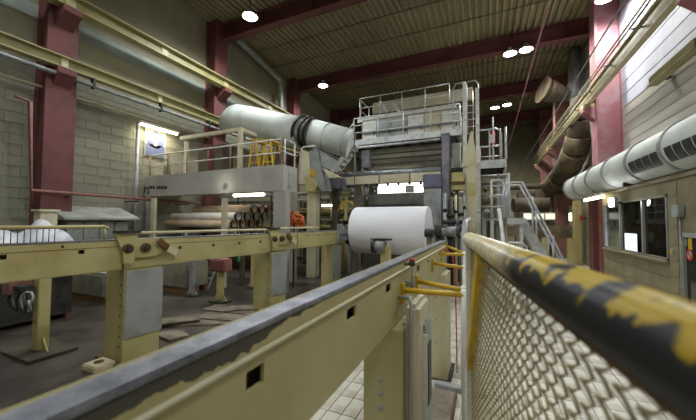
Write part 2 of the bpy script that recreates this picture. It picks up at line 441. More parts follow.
for y in (1.0, 3.2, 5.4, 7.6, 9.8, 12): obj('hanger', bx(nbm(), XL + .75, XL + .9, y - .03, y + .03, 6.2, 6.53), 'steel_dark', t)
t = thing('wall_pipe', 'thin white pipe below the hung grey pipe on the left wall', 'pipe', (XL + .3, -3, 5.9))
obj('pipe_run', tube(nbm(), [(XL + .3, -3, 5.95), (XL + .3, 15, 5.95)], .045), 'beige_pale', t)
t = thing('wall_pipe', 'red brown pipe running along the left block wall', 'pipe', (XL + .7, 3.5, 2.8))
obj('pipe_run', tube(nbm(), [(XL + .75, 3.7, 5.35), (XL + .75, 4.0, 5.3), (XL + .75, 4.1, 2.9), (XL + .75, 9.5, 2.85)], .05), 'pink_box', t)
for y in (4.9, 6.9, 8.9): obj('pipe_clip', bx(nbm(), XL + .03, XL + .8, y - .02, y + .02, 2.76, 2.80), 'steel_dark', t)
p = P(138, 122, X=XL + .25)
t = tag(obj('wall_conduit', tube(nbm(), [(p.x, p.y, 0.0), (p.x, p.y, p.z)], .06), 'steel_grey'), 'vertical grey conduit left of the fluorescent lamp', 'pipe')
# downpipe under the roof, upper left
a, b_, c_, e_ = P(300, -6, Y=11.6), P(226, 25, X=XL + .5), P(228, 38, X=XL + .5), P(279, 79, X=XL + .5)
t = thing('roof_drain_pipe', 'pale drain pipe elbowing under the roof behind the upper left lamp', 'pipe', (b_.x, b_.y, 5))
obj('pipe_run', tube(nbm(), [(a.x, b_.y, b_.z + .2), (b_.x + .3, b_.y, b_.z), (b_.x, b_.y + .2, b_.z - .2), e_, e_ + Vector((0, .2, -.15)), (e_.x, e_.y + .2, 5.0)], .16, 12), 'steel_grey', t)

# ================================================================== LAMPS
def lamp_mesh():
    b = nbm(); n = 20
    prof = [(.06, .34), (.10, .30), (.12, .18), (.22, .10), (.30, .0)]
    rings = [[b.verts.new((r * math.cos(2 * math.pi * k / n), r * math.sin(2 * math.pi * k / n), z)) for k in range(n)] for r, z in prof]
    for a, c in zip(rings, rings[1:]):
        for k in range(n): b.faces.new((a[k], a[(k + 1) % n], c[(k + 1) % n], c[k]))
    b.faces.new(rings[0]); return mesh_of(b, 'shade', 'steel_grey')
SHADE = lamp_mesh()
g = nbm(); bmesh.ops.create_cone(g, cap_ends=True, segments=20, radius1=.27, radius2=.27, depth=.03)
GLOW = {'lamp_glow': mesh_of(g, 'diffuser', 'lamp_glow')}
g = nbm(); bmesh.ops.create_cone(g, cap_ends=True, segments=20, radius1=.27, radius2=.27, depth=.03)
GLOW['lamp_warm'] = mesh_of(g, 'diffuser', 'lamp_warm')
g = nbm(); tube(g, [(0, 0, .33), (0, 0, 1.16)], .015, 6); ROD = mesh_of(g, 'hanger_rod', 'steel_dark')
def highbay(p, label, warm=False, watts=LAMP_W):
    t = thing('high_bay_lamp', label, 'lamp', p, 'round high bay lamps under the roof')
    piece('shade', SHADE, p, t); piece('diffuser', GLOW['lamp_warm' if warm else 'lamp_glow'], Vector(p) + Vector((0, 0, .02)), t); piece('hanger_rod', ROD, p, t)
    l = bpy.data.lights.new('lamp_light', 'SPOT'); l.energy = watts; l.spot_size = R(168); l.spot_blend = 0.6; l.shadow_soft_size = .27
    l.color = (1, .93, .80) if warm else (.95, 1, .98)
    lo = bpy.data.objects.new('lamp_light', l); COL.objects.link(lo); lo.location = (0, 0, -.02); lo.parent = t
for u, v, lb, wm in ((250, 17, 'glowing round lamp beneath the upper left roof beam', 0), (323, 86, 'glowing round lamp above the white duct', 0),
                 (510, 54, 'cool white lamp, left one of the nearer pair above the machine', 0), (526, 50, 'warm lamp, right one of the nearer pair above the machine', 1),
                 (495, 108, 'cool lamp, left one of the small far pair under the roof', 0), (507, 105, 'warm lamp, right one of the small far pair under the roof', 1),
                 (605, -1, 'round lamp cut by the top edge of the picture above the crane track', 0)):
    highbay(P(u, v, Z=10.35), lb, wm, LAMP_W * (1.7 if v < 0 else 1.55))
for p, k in (((-9.5, 2.0, 10.35), .4), ((-5.5, 1.0, 10.35), .3), ((-1.0, 2.0, 10.35), .32), ((2.6, 2.2, 10.35), 1.1), ((-8, -4, 10.35), .25), ((-2.5, -4, 10.35), .25), ((2.6, -4, 10.35), .7), ((-4.5, 5.4, 10.35), .7)):  # unseen lamps, added as ambient fill for the hall
    highbay(p, 'unseen round lamp added outside the picture to fill the hall with light', False, LAMP_W * k)
# fluorescent tube on the left wall
a, b_ = P(141, 124, X=XL + .35), P(177, 135, X=XL + .35)
t = thing('fluorescent_lamp', 'glowing fluorescent tube lamp on the left wall above the sign', 'lamp', a)
obj('housing', bx(nbm(), a.x - .1, a.x + .1, a.y - .05, b_.y + .05, a.z + .04, a.z + .12), 'white_paint', t)
obj('tube', tube(nbm(), [(a.x, a.y, a.z), (a.x, b_.y, a.z)], .045), 'tube_glow', t)
l = bpy.data.lights.new('tube_light', 'AREA'); l.shape = 'RECTANGLE'; l.size = .15; l.size_y = 1.2; l.energy = 26; l.color = (1, .92, .7)
lo = bpy.data.objects.new('tube_light', l); COL.objects.link(lo); lo.parent = t; lo.location = (0.0, (b_.y - a.y) / 2, -.06)

# ================================================================== NEAR RAIL (runs past the viewpoint)
NX0, NX1, NZ1, NZ0, NY0, NY1 = -.655, -.570, H - .280, H - .690, -1.2, 4.9
t = thing('reel_rail', 'long beige rail beam with worn steel top running past the viewpoint', 'rail', (-.61, 1.8, NZ0), 'rails that carry the paper reels')
# pierced web facing the aisle
holes_px = [(246, 264, 366, 389), (347, 356, 305, 315), (386, 391, 281, 289), (417, 419.5, 262, 266)]
ys = [NY0]; hz0, hz1 = P(246, 394, X=NX1).z, P(246, 373, X=NX1).z; zs = [NZ0, hz0, hz1, NZ1 - .02]; hl = []
for u0, u1, v0, v1 in holes_px:
    y0 = P(u0, v1, X=NX1).y; y1 = P(u1, v0, X=NX1).y
    ys += [y0, y1]; hl.append((len(ys) - 2, 1))
ys.append(NY1)
web = nbm(); pierced(web, (NX1, 0, 0), (0, 1, 0), (0, 0, 1), (-.012, 0, 0), ys, zs, hl)
WEB = obj('web', web, 'chipped', t)
obj('rear_web', bx(nbm(), NX0, NX0 + .012, NY0, NY1, NZ0, NZ1 - .02), 'beige_old', t)
obj('bottom_flange', bx(nbm(), NX0, NX1 - .013, NY0, NY1, NZ0 - .012, NZ0), 'beige', t)
obj('steel_cap', bx(nbm(), NX0 + .010, NX1 + .004, NY0, NY1, NZ1 - .018, NZ1, .004), 'steel_worn', t, label='worn bare steel cap strip')
obj('rear_edge', bx(nbm(), NX0 - .004, NX0 + .010, NY0, NY1, NZ1 - .022, NZ1 - .002), 'rail_olive', t)
obj('weld_lip', tube(nbm(), [(NX1 + .003, NY0, NZ1 - .075), (NX1 + .003, NY1, NZ1 - .075)], .008, 8), 'cream', t)
obj('end_plate', bx(nbm(), NX0, NX1, NY1, NY1 + .012, NZ0, NZ1 - .02), 'beige', t)
for y in (2.55, 3.3, 4.15, 4.7):
    obj('bolt', tube(nbm(), [(NX1, y, NZ1 - .13), (NX1 + .012, y, NZ1 - .13)], .010, 6), 'steel_dark', t)
# little valve post clipped on the rail with a red knob
p = P(412, 284, X=NX1 + .05)
k = thing('valve_stick', 'small spindle valve with red knob on the near rail', 'valve', (p.x, p.y, p.z - .05))
zt = P(412, 260, X=NX1 + .05).z
obj('spindle', tube(nbm(), [(p.x, p.y, p.z - .05), (p.x, p.y, zt - .01)], .009, 8), 'steel_grey', k)
obj('knob', tube(nbm(), [(p.x, p.y, zt - .012), (p.x, p.y, zt + .012)], .018, 10), 'red_paint', k)
obj('collar', tube(nbm(), [(p.x, p.y, zt - .045), (p.x, p.y, zt - .012)], .026, 10, [.018, .028]), 'steel_dark', k)
obj('side_arm', tube(nbm(), [(p.x, p.y, zt - .03), (NX1 - .005, p.y - .03, zt - .03)], .008, 8), 'steel_dark', k)
obj('clamp', bx(nbm(), NX1 - .002, p.x + .02, p.y - .02, p.y + .02, p.z - .02, p.z + .02, .004), 'steel_grey', k)

# pedestal below it, with a control box and cables
t = thing('rail_pedestal', 'olive beige steel pedestal standing on tiles under the near rail', 'pedestal', (-.62, 2.2, 0))
obj('body', bx(nbm(), -.77, -.50, 1.98, 2.42, .012, NZ0 - .012, .006), 'beige', t)
obj('foot_plate', bx(nbm(), -.83, -.46, 1.92, 2.48, .0125, .03), 'steel_dark', t)
for v in (379, 393, 407):
    p = P(381, v, Y=1.98); obj('bolt', tube(nbm(), [(p.x, 1.982, p.z), (p.x, 1.962, p.z)], .014, 8), 'steel_grey', t)
t = thing('control_box', 'cream rounded terminal box fixed beside the pedestal below the rail', 'electrical box', (-.5, 2.2, .9))
obj('casing', bx(nbm(), -.499, -.405, 2.02, 2.40, .55, 1.56, .03), 'cream', t)
obj('door_panel', bx(nbm(), -.405, -.390, 2.16, 2.42, .62, 1.40, .006), 'plate_grey', t)
obj('oval_window', bx(nbm(), -.390, -.382, 2.23, 2.36, .82, 1.24, .05), 'steel_dark', t)
obj('hinge_bar', bx(nbm(), -.405, -.376, 2.14, 2.16, .70, 1.34), 'white_paint', t)
t = tag(obj('conduit_cable', tube(nbm(), [(-.46, 2.005, .02), (-.455, 2.005, .9), (-.455, 2.005, 1.4), (-.45, 2.005, 1.56), (-.47, 2.05, 1.6), (-.545, 2.12, 1.58), (-.562, 2.16, 1.57)], .012, 8), 'cable_grey'), 'grey hose running up the front of the pedestal box', 'cable')
t = thing('machine_kerb', 'stained beige steel kerb channel on the tiles behind the pedestal', 'kerb', (-.45, 3.2, .013))
obj('side_channel', bx(nbm(), -.66, -.36, 2.55, 3.98, .013, .07, .01), 'debris', t)
obj('edge_angle', bx(nbm(), -.36, -.345, 2.55, 3.98, .013, .09), 'rust', t)
p0, p1 = P(428, 340, Z=.1), P(466, 349, Z=.1)
t = tag(obj('floor_channel', bx(nbm(), -.62, -.02, 4.05, 4.17, .013, .08, .008), 'steel_grey'), 'grey steel channel lying across the tiled aisle', 'channel')
t = thing('rail_pedestal', 'rear beige pedestal carrying the far end of the near rail', 'pedestal', (-.62, 4.6, 0))
obj('body', bx(nbm(), -.75, -.50, 4.3, 4.8, .012, NZ0 - .012, .006), 'beige_pale', t)
obj('foot_plate', bx(nbm(), -.80, -.45, 4.27, 4.86, .0125, .03), 'steel_dark', t)
for z in (.5, .8, 1.1): obj('bolt', tube(nbm(), [(-.64, 4.302, z), (-.64, 4.285, z)], .014, 8), 'steel_grey', t)
t = tag(obj('red_hose', tube(nbm(), [(-.40, 4.6, .013), (-.40, 4.55, .7), (-.41, 4.55, 1.3), (-.44, 4.55, 1.62), (-.52, 4.6, 1.7), (-.569, 4.6, 1.7)], .008, 8), 'red_paint'), 'thin red hose rising beside the end of the near rail', 'hose')
t = tag(obj('pipe_bundle', tube(nbm(), [(-.33, 5.2, .013), (-.33, 5.2, 1.9), (-.33, 5.6, 2.1), (-.33, 7, 2.15)], .05, 10), 'steel_grey'), 'grey riser pipe behind the end of the near rail', 'pipe')

# ================================================================== MESH FENCE with striped hand rail
FZ = H - .115
A = P(469.5, 237, d=2.0); A = Vector((A.x, A.y, FZ))
D = Vector((math.sin(R(8.3)), -math.cos(R(8.3)), 0))           # towards the viewpoint and past it
LEN = 2.55
t = thing('guard_fence', 'yellow guard fence of wire mesh with black striped top rail beside viewpoint', 'fence', (A.x, A.y, 0))
def fp(s, z): return Vector((A.x + D.x * s, A.y + D.y * s, z))
# top rail: built along local -Y so that its paint follows the tube
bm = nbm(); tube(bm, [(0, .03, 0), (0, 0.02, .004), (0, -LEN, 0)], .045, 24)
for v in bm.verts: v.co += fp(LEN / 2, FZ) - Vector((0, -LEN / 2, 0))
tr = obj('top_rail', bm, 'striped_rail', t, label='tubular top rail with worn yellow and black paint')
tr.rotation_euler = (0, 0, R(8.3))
for s in (0.0, LEN - .05):
    obj('post', bar(nbm(), fp(s, 0.0), fp(s, FZ - .02), .045, .045, D), 'white_paint', t)
obj('brace', bar(nbm(), fp(.55, FZ - .05), fp(.0, 1.20), .05, .09, D), 'safety_yellow', t)
obj('edge_bar', bar(nbm(), fp(.0, FZ - .05), fp(LEN, FZ - .05), .012, .014), 'rust', t)
obj('bottom_bar', bar(nbm(), fp(.0, .12), fp(LEN, .12), .02, .03), 'safety_yellow', t)
# zig-zag strands hung side by side make the mesh
PIT, HZ = 0.046, 0.036
bm = nbm(); pts = []; k = 0; z = .13
while z < FZ - .05:
    pts.append(Vector((.004 * math.cos(k * math.pi / 2), PIT * .47 * math.sin(k * math.pi / 2 + .4), z))); z += HZ / 4; k += 1
tube(bm, pts, .0030, 5)
SME = mesh_of(bm, 'wire_strand', 'white_paint')
mat('wire', (168, 156, 112), 0.5, 0.2, c2=(140, 126, 84), scale=20); SME.materials[0] = MATS['wire']
n = int((LEN - .08) / PIT)
for i in range(n):
    q = fp(.05 + i * PIT, 0)
    o = piece('wire_strand', SME, q, t); o.rotation_euler = (0, 0, R(8.3))

# yellow guard bars between rail and fence post
def guard(name, a, b, label, r=.02, foot=True):
    k = thing(name, label, 'guard bar', (b[0], b[1], 0) if foot else a, 'yellow guard bars across the aisle')
    obj('bar', tube(nbm(), [a, b], r, 12), 'safety_yellow', k)
    obj('mount', bx(nbm(), a[0] - .002, a[0] + .02, a[1] - .03, a[1] + .03, a[2] - .09, a[2] + .05, .004), 'safety_yellow', k)
    if foot: obj('post', tube(nbm(), [(b[0], b[1], .012), (b[0], b[1], b[2] + .03)], .02, 10), 'white_paint', k)
    return k
for (u, v, u2, d2, lab) in ((402, 290, 463, 2.12, 'thick yellow guard bar nearest the viewpoint between rail and fence post'), (416, 281, 463, 2.35, 'yellow guard bar just behind the nearest thick one'),
                      (432, 263, 464, 3.2, 'yellow guard bar midway along the near rail end'), (441, 254, 464, 4.1, 'thin yellow guard bar second from the rail end'), (446, 246, 464, 4.6, 'thin sloping yellow guard bar at the rail end')):
    a = P(u, v, X=NX1 + .001); b = P(u2, 225, d=d2); dz = {402: 0, 416: 0, 432: -.01, 441: .0, 446: -.1}[u]
    guard('guard_bar', (a.x, a.y, a.z), (b.x, b.y, a.z + dz), lab, .02)

# ================================================================== FAR RAIL
TH = R(6.0); LD = Vector((math.sin(TH), math.cos(TH), 0)); LN = Vector((math.cos(TH), -math.sin(TH), 0))
LO = Vector((-4.95, 1.55, 0))                                   # on the aisle-side face
def lp(s, off=0.0, z=0.0): return Vector((LO.x + LD.x * s + LN.x * off, LO.y + LD.y * s + LN.y * off, z))
def su(u):                                                      # distance along the far rail where its face meets pixel column u
    r = CAMROT @ Vector(((u - 348) / FPX, 0, -1.0)); n = LN
    t_ = LO.dot(n) / (r.x * n.x + r.y * n.y); p_ = Vector((r.x * t_, r.y * t_, 0)); return (p_ - Vector((LO.x, LO.y, 0))).dot(LD)
LZ1, LZ0 = H - .29, H - .70
def lrect(u0, u1): return su(u0), su(u1)
def rail_section(name, s0, s1, holes, label, z0=LZ0, z1=LZ1):
    t = thing(name, label, 'rail', lp((s0 + s1) / 2, 0, z0), 'rails that carry the paper reels')
    ss = [s0]; hl = []
    for (u0, u1) in holes:
        ss += [su(u0), su(u1)]; hl.append((len(ss) - 2, 1))
    ss.append(s1)
    zs = [z0, z1 - .155, z1 - .10, z1]
    w_ = nbm(); pierced(w_, (LO.x, LO.y, 0), LD, (0, 0, 1), LN * -.012, ss, zs, hl); obj('web', w_, 'beige_old', t)
    obj('rear_web', bar(nbm(), lp(s0, -.20, (z0 + z1) / 2), lp(s1, -.20, (z0 + z1) / 2), .012, z1 - z0), 'beige_old', t)
    obj('bottom_flange', bar(nbm(), lp(s0, -.106, z0 - .006), lp(s1, -.106, z0 - .006), .20, .012), 'beige_old', t)
    obj('steel_cap', bar(nbm(), lp(s0, -.10, z1 + .008), lp(s1, -.10, z1 + .008), .21, .016), 'steel_worn', t)
    obj('seam', bar(nbm(), lp(s0, .002, z1 - .085), lp(s1, .002, z1 - .085), .004, .006), 'rust', t)
    return t
S1, S2, S3 = su(124), su(271), su(344)
r1 = rail_section('reel_rail', su(0) - 1.6, S1, [(-6, 9), (80, 86)], 'yellow beige rail beam at left in front of the plastic sheeting')
for u in (64,):
    s = su(u); obj('bolt_hole', tube(nbm(), [lp(s, -.001, LZ1 - .045), lp(s, .006, LZ1 - .045)], .016, 10), 'black_hole', r1)
r2 = rail_section('reel_rail', S1 + .02, S2, [], 'yellow beige rail beam in front of the stacked cores')
for u in (181, 214, 240, 261):
    s = su(u); obj('bolt_hole', tube(nbm(), [lp(s, -.001, LZ1 - .16), lp(s, .008, LZ1 - .16)], .03, 10), 'rust', r2)
r3 = rail_section('reel_rail', S2 + .02, S3, [], 'short yellow beige rail beam ending beside the white paper roll', LZ0 + .02, LZ1)
for u in (308, 318, 328):
    s = su(u); obj('bolt_hole', tube(nbm(), [lp(s, -.001, LZ1 - .09), lp(s, .006, LZ1 - .09)], .02, 8), 'rust', r3)
b = nbm(); s = su(300); prism(b, [lp(s - .1, .01, LZ0 + .02), lp(s + .5, .01, LZ0 + .02), lp(s + .1, .01, LZ1 - .02), lp(s - .1, .01, LZ1 - .02)], LN * .02); obj('gusset', b, 'beige_old', r3)
# joint hardware on the far rail
def joint(u, label, sc=1.0):
    s = su(u); t = thing('rail_joint', label, 'bracket', lp(s, .02, LZ0), 'bolted joints of the far rail')
    b = nbm(); prism(b, [lp(s - .16, .002, LZ1 + .10), lp(s + .12, .002, LZ1 + .10), lp(s + .14, .002, LZ1 + .02), lp(s + .52, .002, LZ1), lp(s + .60, .002, LZ1 - .14), lp(s + .40, .002, LZ1 - .26), lp(s - .02, .002, LZ1 - .26), lp(s - .10, .002, LZ1 - .06)], LN * .05)
    obj('side_plate', b, 'beige_old', t)
    obj('clamp_block', bar(nbm(), lp(s - .16, .03, LZ1 + .125), lp(s + .16, .03, LZ1 + .125), .12, .04), 'steel_dark', t)
    obj('stop_lug', bar(nbm(), lp(s - .06, .06, LZ1 - .22), lp(s + .08, .06, LZ1 - .22), .05, .22), 'beige_old', t)
    for q in (.0, .24):
        b = nbm(); tube(b, [lp(s + q, .05, LZ1 - .12), lp(s + q, .09, LZ1 - .12)], .07, 12); bo = obj('bolt', b, 'rust', t)
        obj('nut', tube(nbm(), [lp(s + q, .09, LZ1 - .12), lp(s + q, .125, LZ1 - .12)], .04, 6), 'steel_dark', bo)
    obj('locking_arm', bar(nbm(), lp(s + .42, .08, LZ1 - .02), lp(s + .62, .08, LZ1 - .20), .05, .09), 'rust', t)
    obj('arm_head', bar(nbm(), lp(s + .56, .09, LZ1 - .15), lp(s + .70, .09, LZ1 - .24), .06, .11), 'beige_pale', t)
    return t
joint(127, 'bolted rail joint with locking arm above the nearest grey stand')
joint(273, 'small bolted rail joint in front of the platform leg')
# hand rails over the far rail
def toprail(u0, u1, dz, label, m='beige_pale', posts=(), end_drop=True):
    t = thing('hand_rail', label, 'hand rail', lp(su(u0), -.1, LZ1), 'low hand rails above the far rail')
    s0, s1 = su(u0), su(u1)
    obj('tube', tube(nbm(), [lp(s0, -.1, LZ1 + dz), lp(s1 - .05, -.1, LZ1 + dz), lp(s1, -.1, LZ1 + dz - .03)], .024, 10), m, t)
    for u in posts: obj('post', tube(nbm(), [lp(su(u), -.1, LZ1 + .014), lp(su(u), -.1, LZ1 + dz)], .018, 8), m, t)
    return t
h1 = toprail(-40, 112, .20, 'tan tube hand rail over wire mesh on the left rail', 'beige_old', (-20, 109))
bm = nbm(); tube(bm, [(0, 0, 0), (0, 0, .185)], .005, 5); WM = mesh_of(bm, 'mesh_wire', 'steel_dark')
s = su(-30)
while s < su(62):
    piece('mesh_wire', WM, lp(s, -.1, LZ1 + .014), h1); s += .055
toprail(130, 271, .10, 'pale tube hand rail in front of the stacked cores', 'beige_pale', (134, 190, 239, 268))
toprail(276, 322, .12, 'short pale hand rail beside the orange hose', 'beige_pale', (278, 320))

# stands of the far rail
def stand(u, label, y_len=.52, wd=.54, m='beige_old', plate=True):
    s = su(u); t = thing('rail_stand', label, 'stand', lp(s + .25, -.25, 0), 'stands below the far rail')
    obj('box', bar(nbm(), lp(s, -.02 - wd / 2, (LZ0 - .012) / 2), lp(s + y_len, -.02 - wd / 2, (LZ0 - .012) / 2), wd, LZ0 - .012), m, t)
    obj('foot', bar(nbm(), lp(s - .08, -.02 - wd / 2, .02), lp(s + y_len + .08, -.02 - wd / 2, .02), wd + .16, .04), 'rust', t)
    if plate: obj('side_plate', bar(nbm(), lp(s + .02, -.012, .86), lp(s + y_len + .03, -.012, .86), .014, .98), 'plate_grey', t, label='grey painted cover plate')
    for k_ in range(7):
        z = .25 + k_ * .15; obj('bolt', tube(nbm(), [lp(s + .003, -.10, z), lp(s - .012, -.10, z)], .012, 6), 'steel_dark', t)
    return t
stand(127, 'large beige stand with grey cover plate nearest on the left')
stand(272, 'beige stand with grey cover plate below the platform leg')
stand(333, 'beige and grey stand left of the white paper roll', .45, .4)

# ================================================================== PAPER ROLL
RY = 9.3; RX0, RX1 = P(357, 230, Y=RY).x, P(429, 230, Y=RY).x
RZ, RR = P(392, 230.5, Y=RY).z, .735
t = thing('paper_roll', 'big white paper roll on its steel spool at the end of the rails', 'paper roll', ((RX0 + RX1) / 2, RY, RZ - RR))
def roll(bm, x0, x1, y, z, r, n=64, bev=.015):
    return tube(bm, [(x0, y, z), (x0 + bev, y, z), (x1 - bev, y, z), (x1, y, z)], r, n, [r - bev, r, r, r - bev])
obj('paper_body', roll(nbm(), RX0, RX1, RY, RZ, RR), 'paper', t)
obj('spool_shaft', tube(nbm(), [(RX0 - .50, RY, RZ), (RX1 + .55, RY, RZ)], .10, 20), 'steel_grey', t)
for x in (RX0 - .28, RX1 + .28): obj('bearing_housing', tube(nbm(), [(x - .09, RY, RZ), (x + .09, RY, RZ)], .19, 16), 'steel_dark', t)
obj('coupling', tube(nbm(), [(RX1 + .50, RY, RZ), (RX1 + .75, RY, RZ)], .14, 12), 'steel_grey', t)
# supports that carry the spool
for x, lb in ((RX0 - .28, 'dark steel spool carrier at the left end of the paper roll'), (RX1 + .28, 'dark steel spool carrier at the right end of the paper roll')):
    t = thing('spool_carrier', lb, 'support', (x, RY, 0))
    obj('arm', bx(nbm(), x - .08, x + .08, RY - .14, RY + .6, RZ - .45, RZ - .19, .02), 'steel_dark', t)
    obj('leg', bx(nbm(), x - .10, x + .10, RY + .1, RY + .55, 0.0, RZ - .45), 'machine_grey', t)
    obj('cylinder', tube(nbm(), [(x, RY + .05, .3), (x, RY - .02, RZ - .45)], .06, 10), 'steel_bright', t)
# core chuck bearing in front of the roll
p = P(381, 246, Y=7.6)
t = thing('chuck_arm', 'brass coloured chuck arm with round steel bearing before the paper roll', 'machine arm', (p.x, p.y, 0))
obj('arm', bar(nbm(), (p.x + .10, p.y + .1, .0), (p.x + .10, p.y + .1, p.z), .22, .22, Vector((0, 1, 0))), 'beige_old', t)
obj('bearing', tube(nbm(), [(p.x - .18, p.y - .02, p.z), (p.x + .12, p.y - .02, p.z)], .15, 18), 'steel_grey', t)
obj('bearing_ring', ring(nbm(), (p.x - .18, p.y - .02, p.z), (1, 0, 0), .19, .11, .07), 'steel_dark', t)
obj('cap', bx(nbm(), p.x - .25, p.x + .25, p.y - .1, p.y + .16, p.z + .15, p.z + .19), 'steel_dark', t)
p = P(429, 233, Y=8.0)
t = thing('chuck_arm', 'small dark chuck bearing at the right edge of the paper roll', 'machine arm', (p.x, p.y, 0))
obj('arm', bar(nbm(), (p.x, p.y + .1, .0), (p.x, p.y + .1, p.z), .14, .14, Vector((0, 1, 0))), 'machine_grey', t)
obj('bearing', tube(nbm(), [(p.x - .1, p.y, p.z), (p.x + .1, p.y, p.z)], .11, 16), 'steel_dark', t)

# ================================================================== LEFT SIDE BEHIND THE FAR RAIL
def post_on_plate(u, v, label, z1, wd=.2, m='beige_old', pl=.9):
    p = P(u, v, Z=0); t = thing('floor_post', label, 'post', (p.x, p.y, 0), 'posts standing behind the far rail')
    obj('shaft', bx(nbm(), p.x - wd / 2, p.x + wd / 2, p.y - wd / 2, p.y + wd / 2, .05, z1, .01), m, t)
    obj('base_plate', bx(nbm(), p.x - pl / 2, p.x + pl / 2, p.y - pl / 3, p.y + pl / 3, 0, .05), 'machine_dark', t)
    for sx in (-1, 1):
        b = nbm(); prism(b, [(p.x + sx * wd / 2, p.y - .01, .05), (p.x + sx * (wd / 2 + .16), p.y - .01, .05), (p.x + sx * wd / 2, p.y - .01, .25)], (0, .02, 0)); obj('gusset', b, m, t)
    return p
p40 = post_on_plate(40, 352, 'yellow beige post on base plate at far left', 1.42, .16)
p220 = post_on_plate(220, 302, 'thin post on floor carrying the red box', .79, .14, pl=.5)
post_on_plate(254, 288, 'pale thin post right of the red box post', 1.6, .16, pl=.5)
post_on_plate(192, 296, 'thin grey post left of the red box post', 1.3, .12, 'steel_grey', .4)
t = thing('switch_box', 'faded red electrical box on a thin post below the far rail', 'electrical box', (p220.x, p220.y, .79))
obj('casing', bx(nbm(), p220.x - .27, p220.x + .27, p220.y - .15, p220.y + .15, .791, 1.12, .03), 'pink_box', t)
obj('lid', bx(nbm(), p220.x - .24, p220.x + .24, p220.y - .165, p220.y - .15, .83, 1.08, .01), 'red_steel', t)
p = P(18, 290, Y=p40.y - .35)
t = thing('cable_tray_box', 'salmon coloured cable box under the left rail', 'box', (p.x, p.y, 1.0))
x0 = P(2, 285, Y=p.y).x; x1 = P(40, 285, Y=p.y).x
zt = P(20, 284, Y=p.y).z; zb = P(20, 298, Y=p.y).z
obj('tray', bx(nbm(), x0, p40.x - .125, p.y, p.y + .3, zb, zt, .01), 'pink_box', t)
obj('bracket', bx(nbm(), p40.x - .125, p40.x + .1, p.y + .05, p40.y - .125, zb + .05, zb + .13), 'steel_dark', t)
for i in range(4):
    c = Vector((x0 + .15 + .13 * i, p.y + .1, zb - .12 + .03 * (i % 2)))
    b = nbm(); tube(b, [c + Vector((.13 * math.cos(a_ * .6), .03 * math.sin(a_), .15 * math.sin(a_ * .6))) for a_ in range(12)], .018, 6)
    obj('cable_loop', b, 'cable_grey' if i % 2 else 'cable_black', t)
# plastic sheeting heap with a post through it
p0, p1 = P(-12, 245, X=-8.6), P(61, 245, X=-8.6)
bm = nbm(); N, M = 44, 22
grid = [[None] * M for _ in range(N)]
for i in range(N):
    for j in range(M):
        a_, c_ = i / (N - 1), j / (M - 1)
        ed = max(0, math.sin(math.pi * a_)) ** .25 * max(0, math.sin(math.pi * c_)) ** .3
        hz = 1.1 + ed * (.86 + .12 * math.sin(7 * a_ + 2) + .08 * math.sin(17 * a_ + 5 * c_) + .05 * random.random() + .16 * (a_ - .5))
        grid[i][j] = bm.verts.new((-9.3 + 1.1 * c_, p0.y - .3 + (p1.y - p0.y + .5) * a_, hz))
for i in range(N - 1):
    for j in range(M - 1): bm.faces.new((grid[i][j], grid[i + 1][j], grid[i + 1][j + 1], grid[i][j + 1])).smooth = True
edge = [grid[i][0] for i in range(N)] + [grid[N - 1][j] for j in range(1, M)] + [grid[i][M - 1] for i in range(N - 2, -1, -1)] + [grid[0][j] for j in range(M - 2, 0, -1)]
low = [bm.verts.new((v.co.x, v.co.y, 1.055)) for v in edge]
for k in range(len(edge)): bm.faces.new((edge[k], edge[(k + 1) % len(edge)], low[(k + 1) % len(edge)], low[k]))
bm.faces.new(low)
tag(obj('plastic_cover', bm, 'plastic_sheet'), 'white plastic sheeting draped over a heap at far left', 'plastic sheet')
t = thing('work_bench', 'dark steel bench under the white plastic sheeting', 'bench', (-8.75, (p0.y + p1.y) / 2, 0))
obj('top', bx(nbm(), -9.3, -8.2, p0.y - .3, p1.y + .2, 1.0, 1.05), 'machine_dark', t)
obj('cabinet', bx(nbm(), -9.2, -8.3, p0.y - .2, p1.y + .1, .1, 1.0), 'steel_dark', t)
for y in (p0.y - .15, p1.y): obj('foot', bx(nbm(), -9.2, -8.3, y, y + .08, 0, .1), 'rust', t)
p = P(46, 212, X=-9.6)
t = thing('bollard_post', 'cream square post rising behind the white plastic sheeting', 'post', (p.x, p.y, 0))
obj('shaft', bx(nbm(), p.x - .16, p.x + .16, p.y - .16, p.y + .16, 0, p.z, .01), 'cream', t)
obj('cap', bx(nbm(), p.x - .2, p.x + .2, p.y - .2, p.y + .2, p.z, p.z + .06, .01), 'cream', t)
# wall cabinet with sloped white hood
cx0, cx1 = XL + .05, XL + .95
cy0, cy1 = P(66, 215, X=cx1).y, P(128, 216, X=cx1).y
t = thing('wall_cabinet', 'grey green cabinet row with sloping white hood at the left wall', 'cabinet', (cx0, cy0, 0))
obj('body', bx(nbm(), cx0, cx1, cy0, cy1, 0, 2.1), 'machine_grey', t)
b = nbm(); prism(b, [(cx0, cy0 - .15, 2.55), (cx1 + .25, cy0 - .15, 2.17), (cx1 + .25, cy0 - .15, 2.11), (cx0, cy0 - .15, 2.11)], (0, cy1 - cy0 + .4, 0)); obj('hood', b, 'plate_grey', t)
nd = 4
for i in range(nd):
    a_ = cy0 + (cy1 - cy0) * i / nd; c_ = cy0 + (cy1 - cy0) * (i + 1) / nd
    dd = obj('door', bx(nbm(), cx1, cx1 + .03, a_ + .02, c_ - .02, .15, 2.05, .006), 'plate_grey', t)
    obj('handle', bx(nbm(), cx1 + .03, cx1 + .06, c_ - .12, c_ - .08, 1.0, 1.2), 'steel_dark', dd)
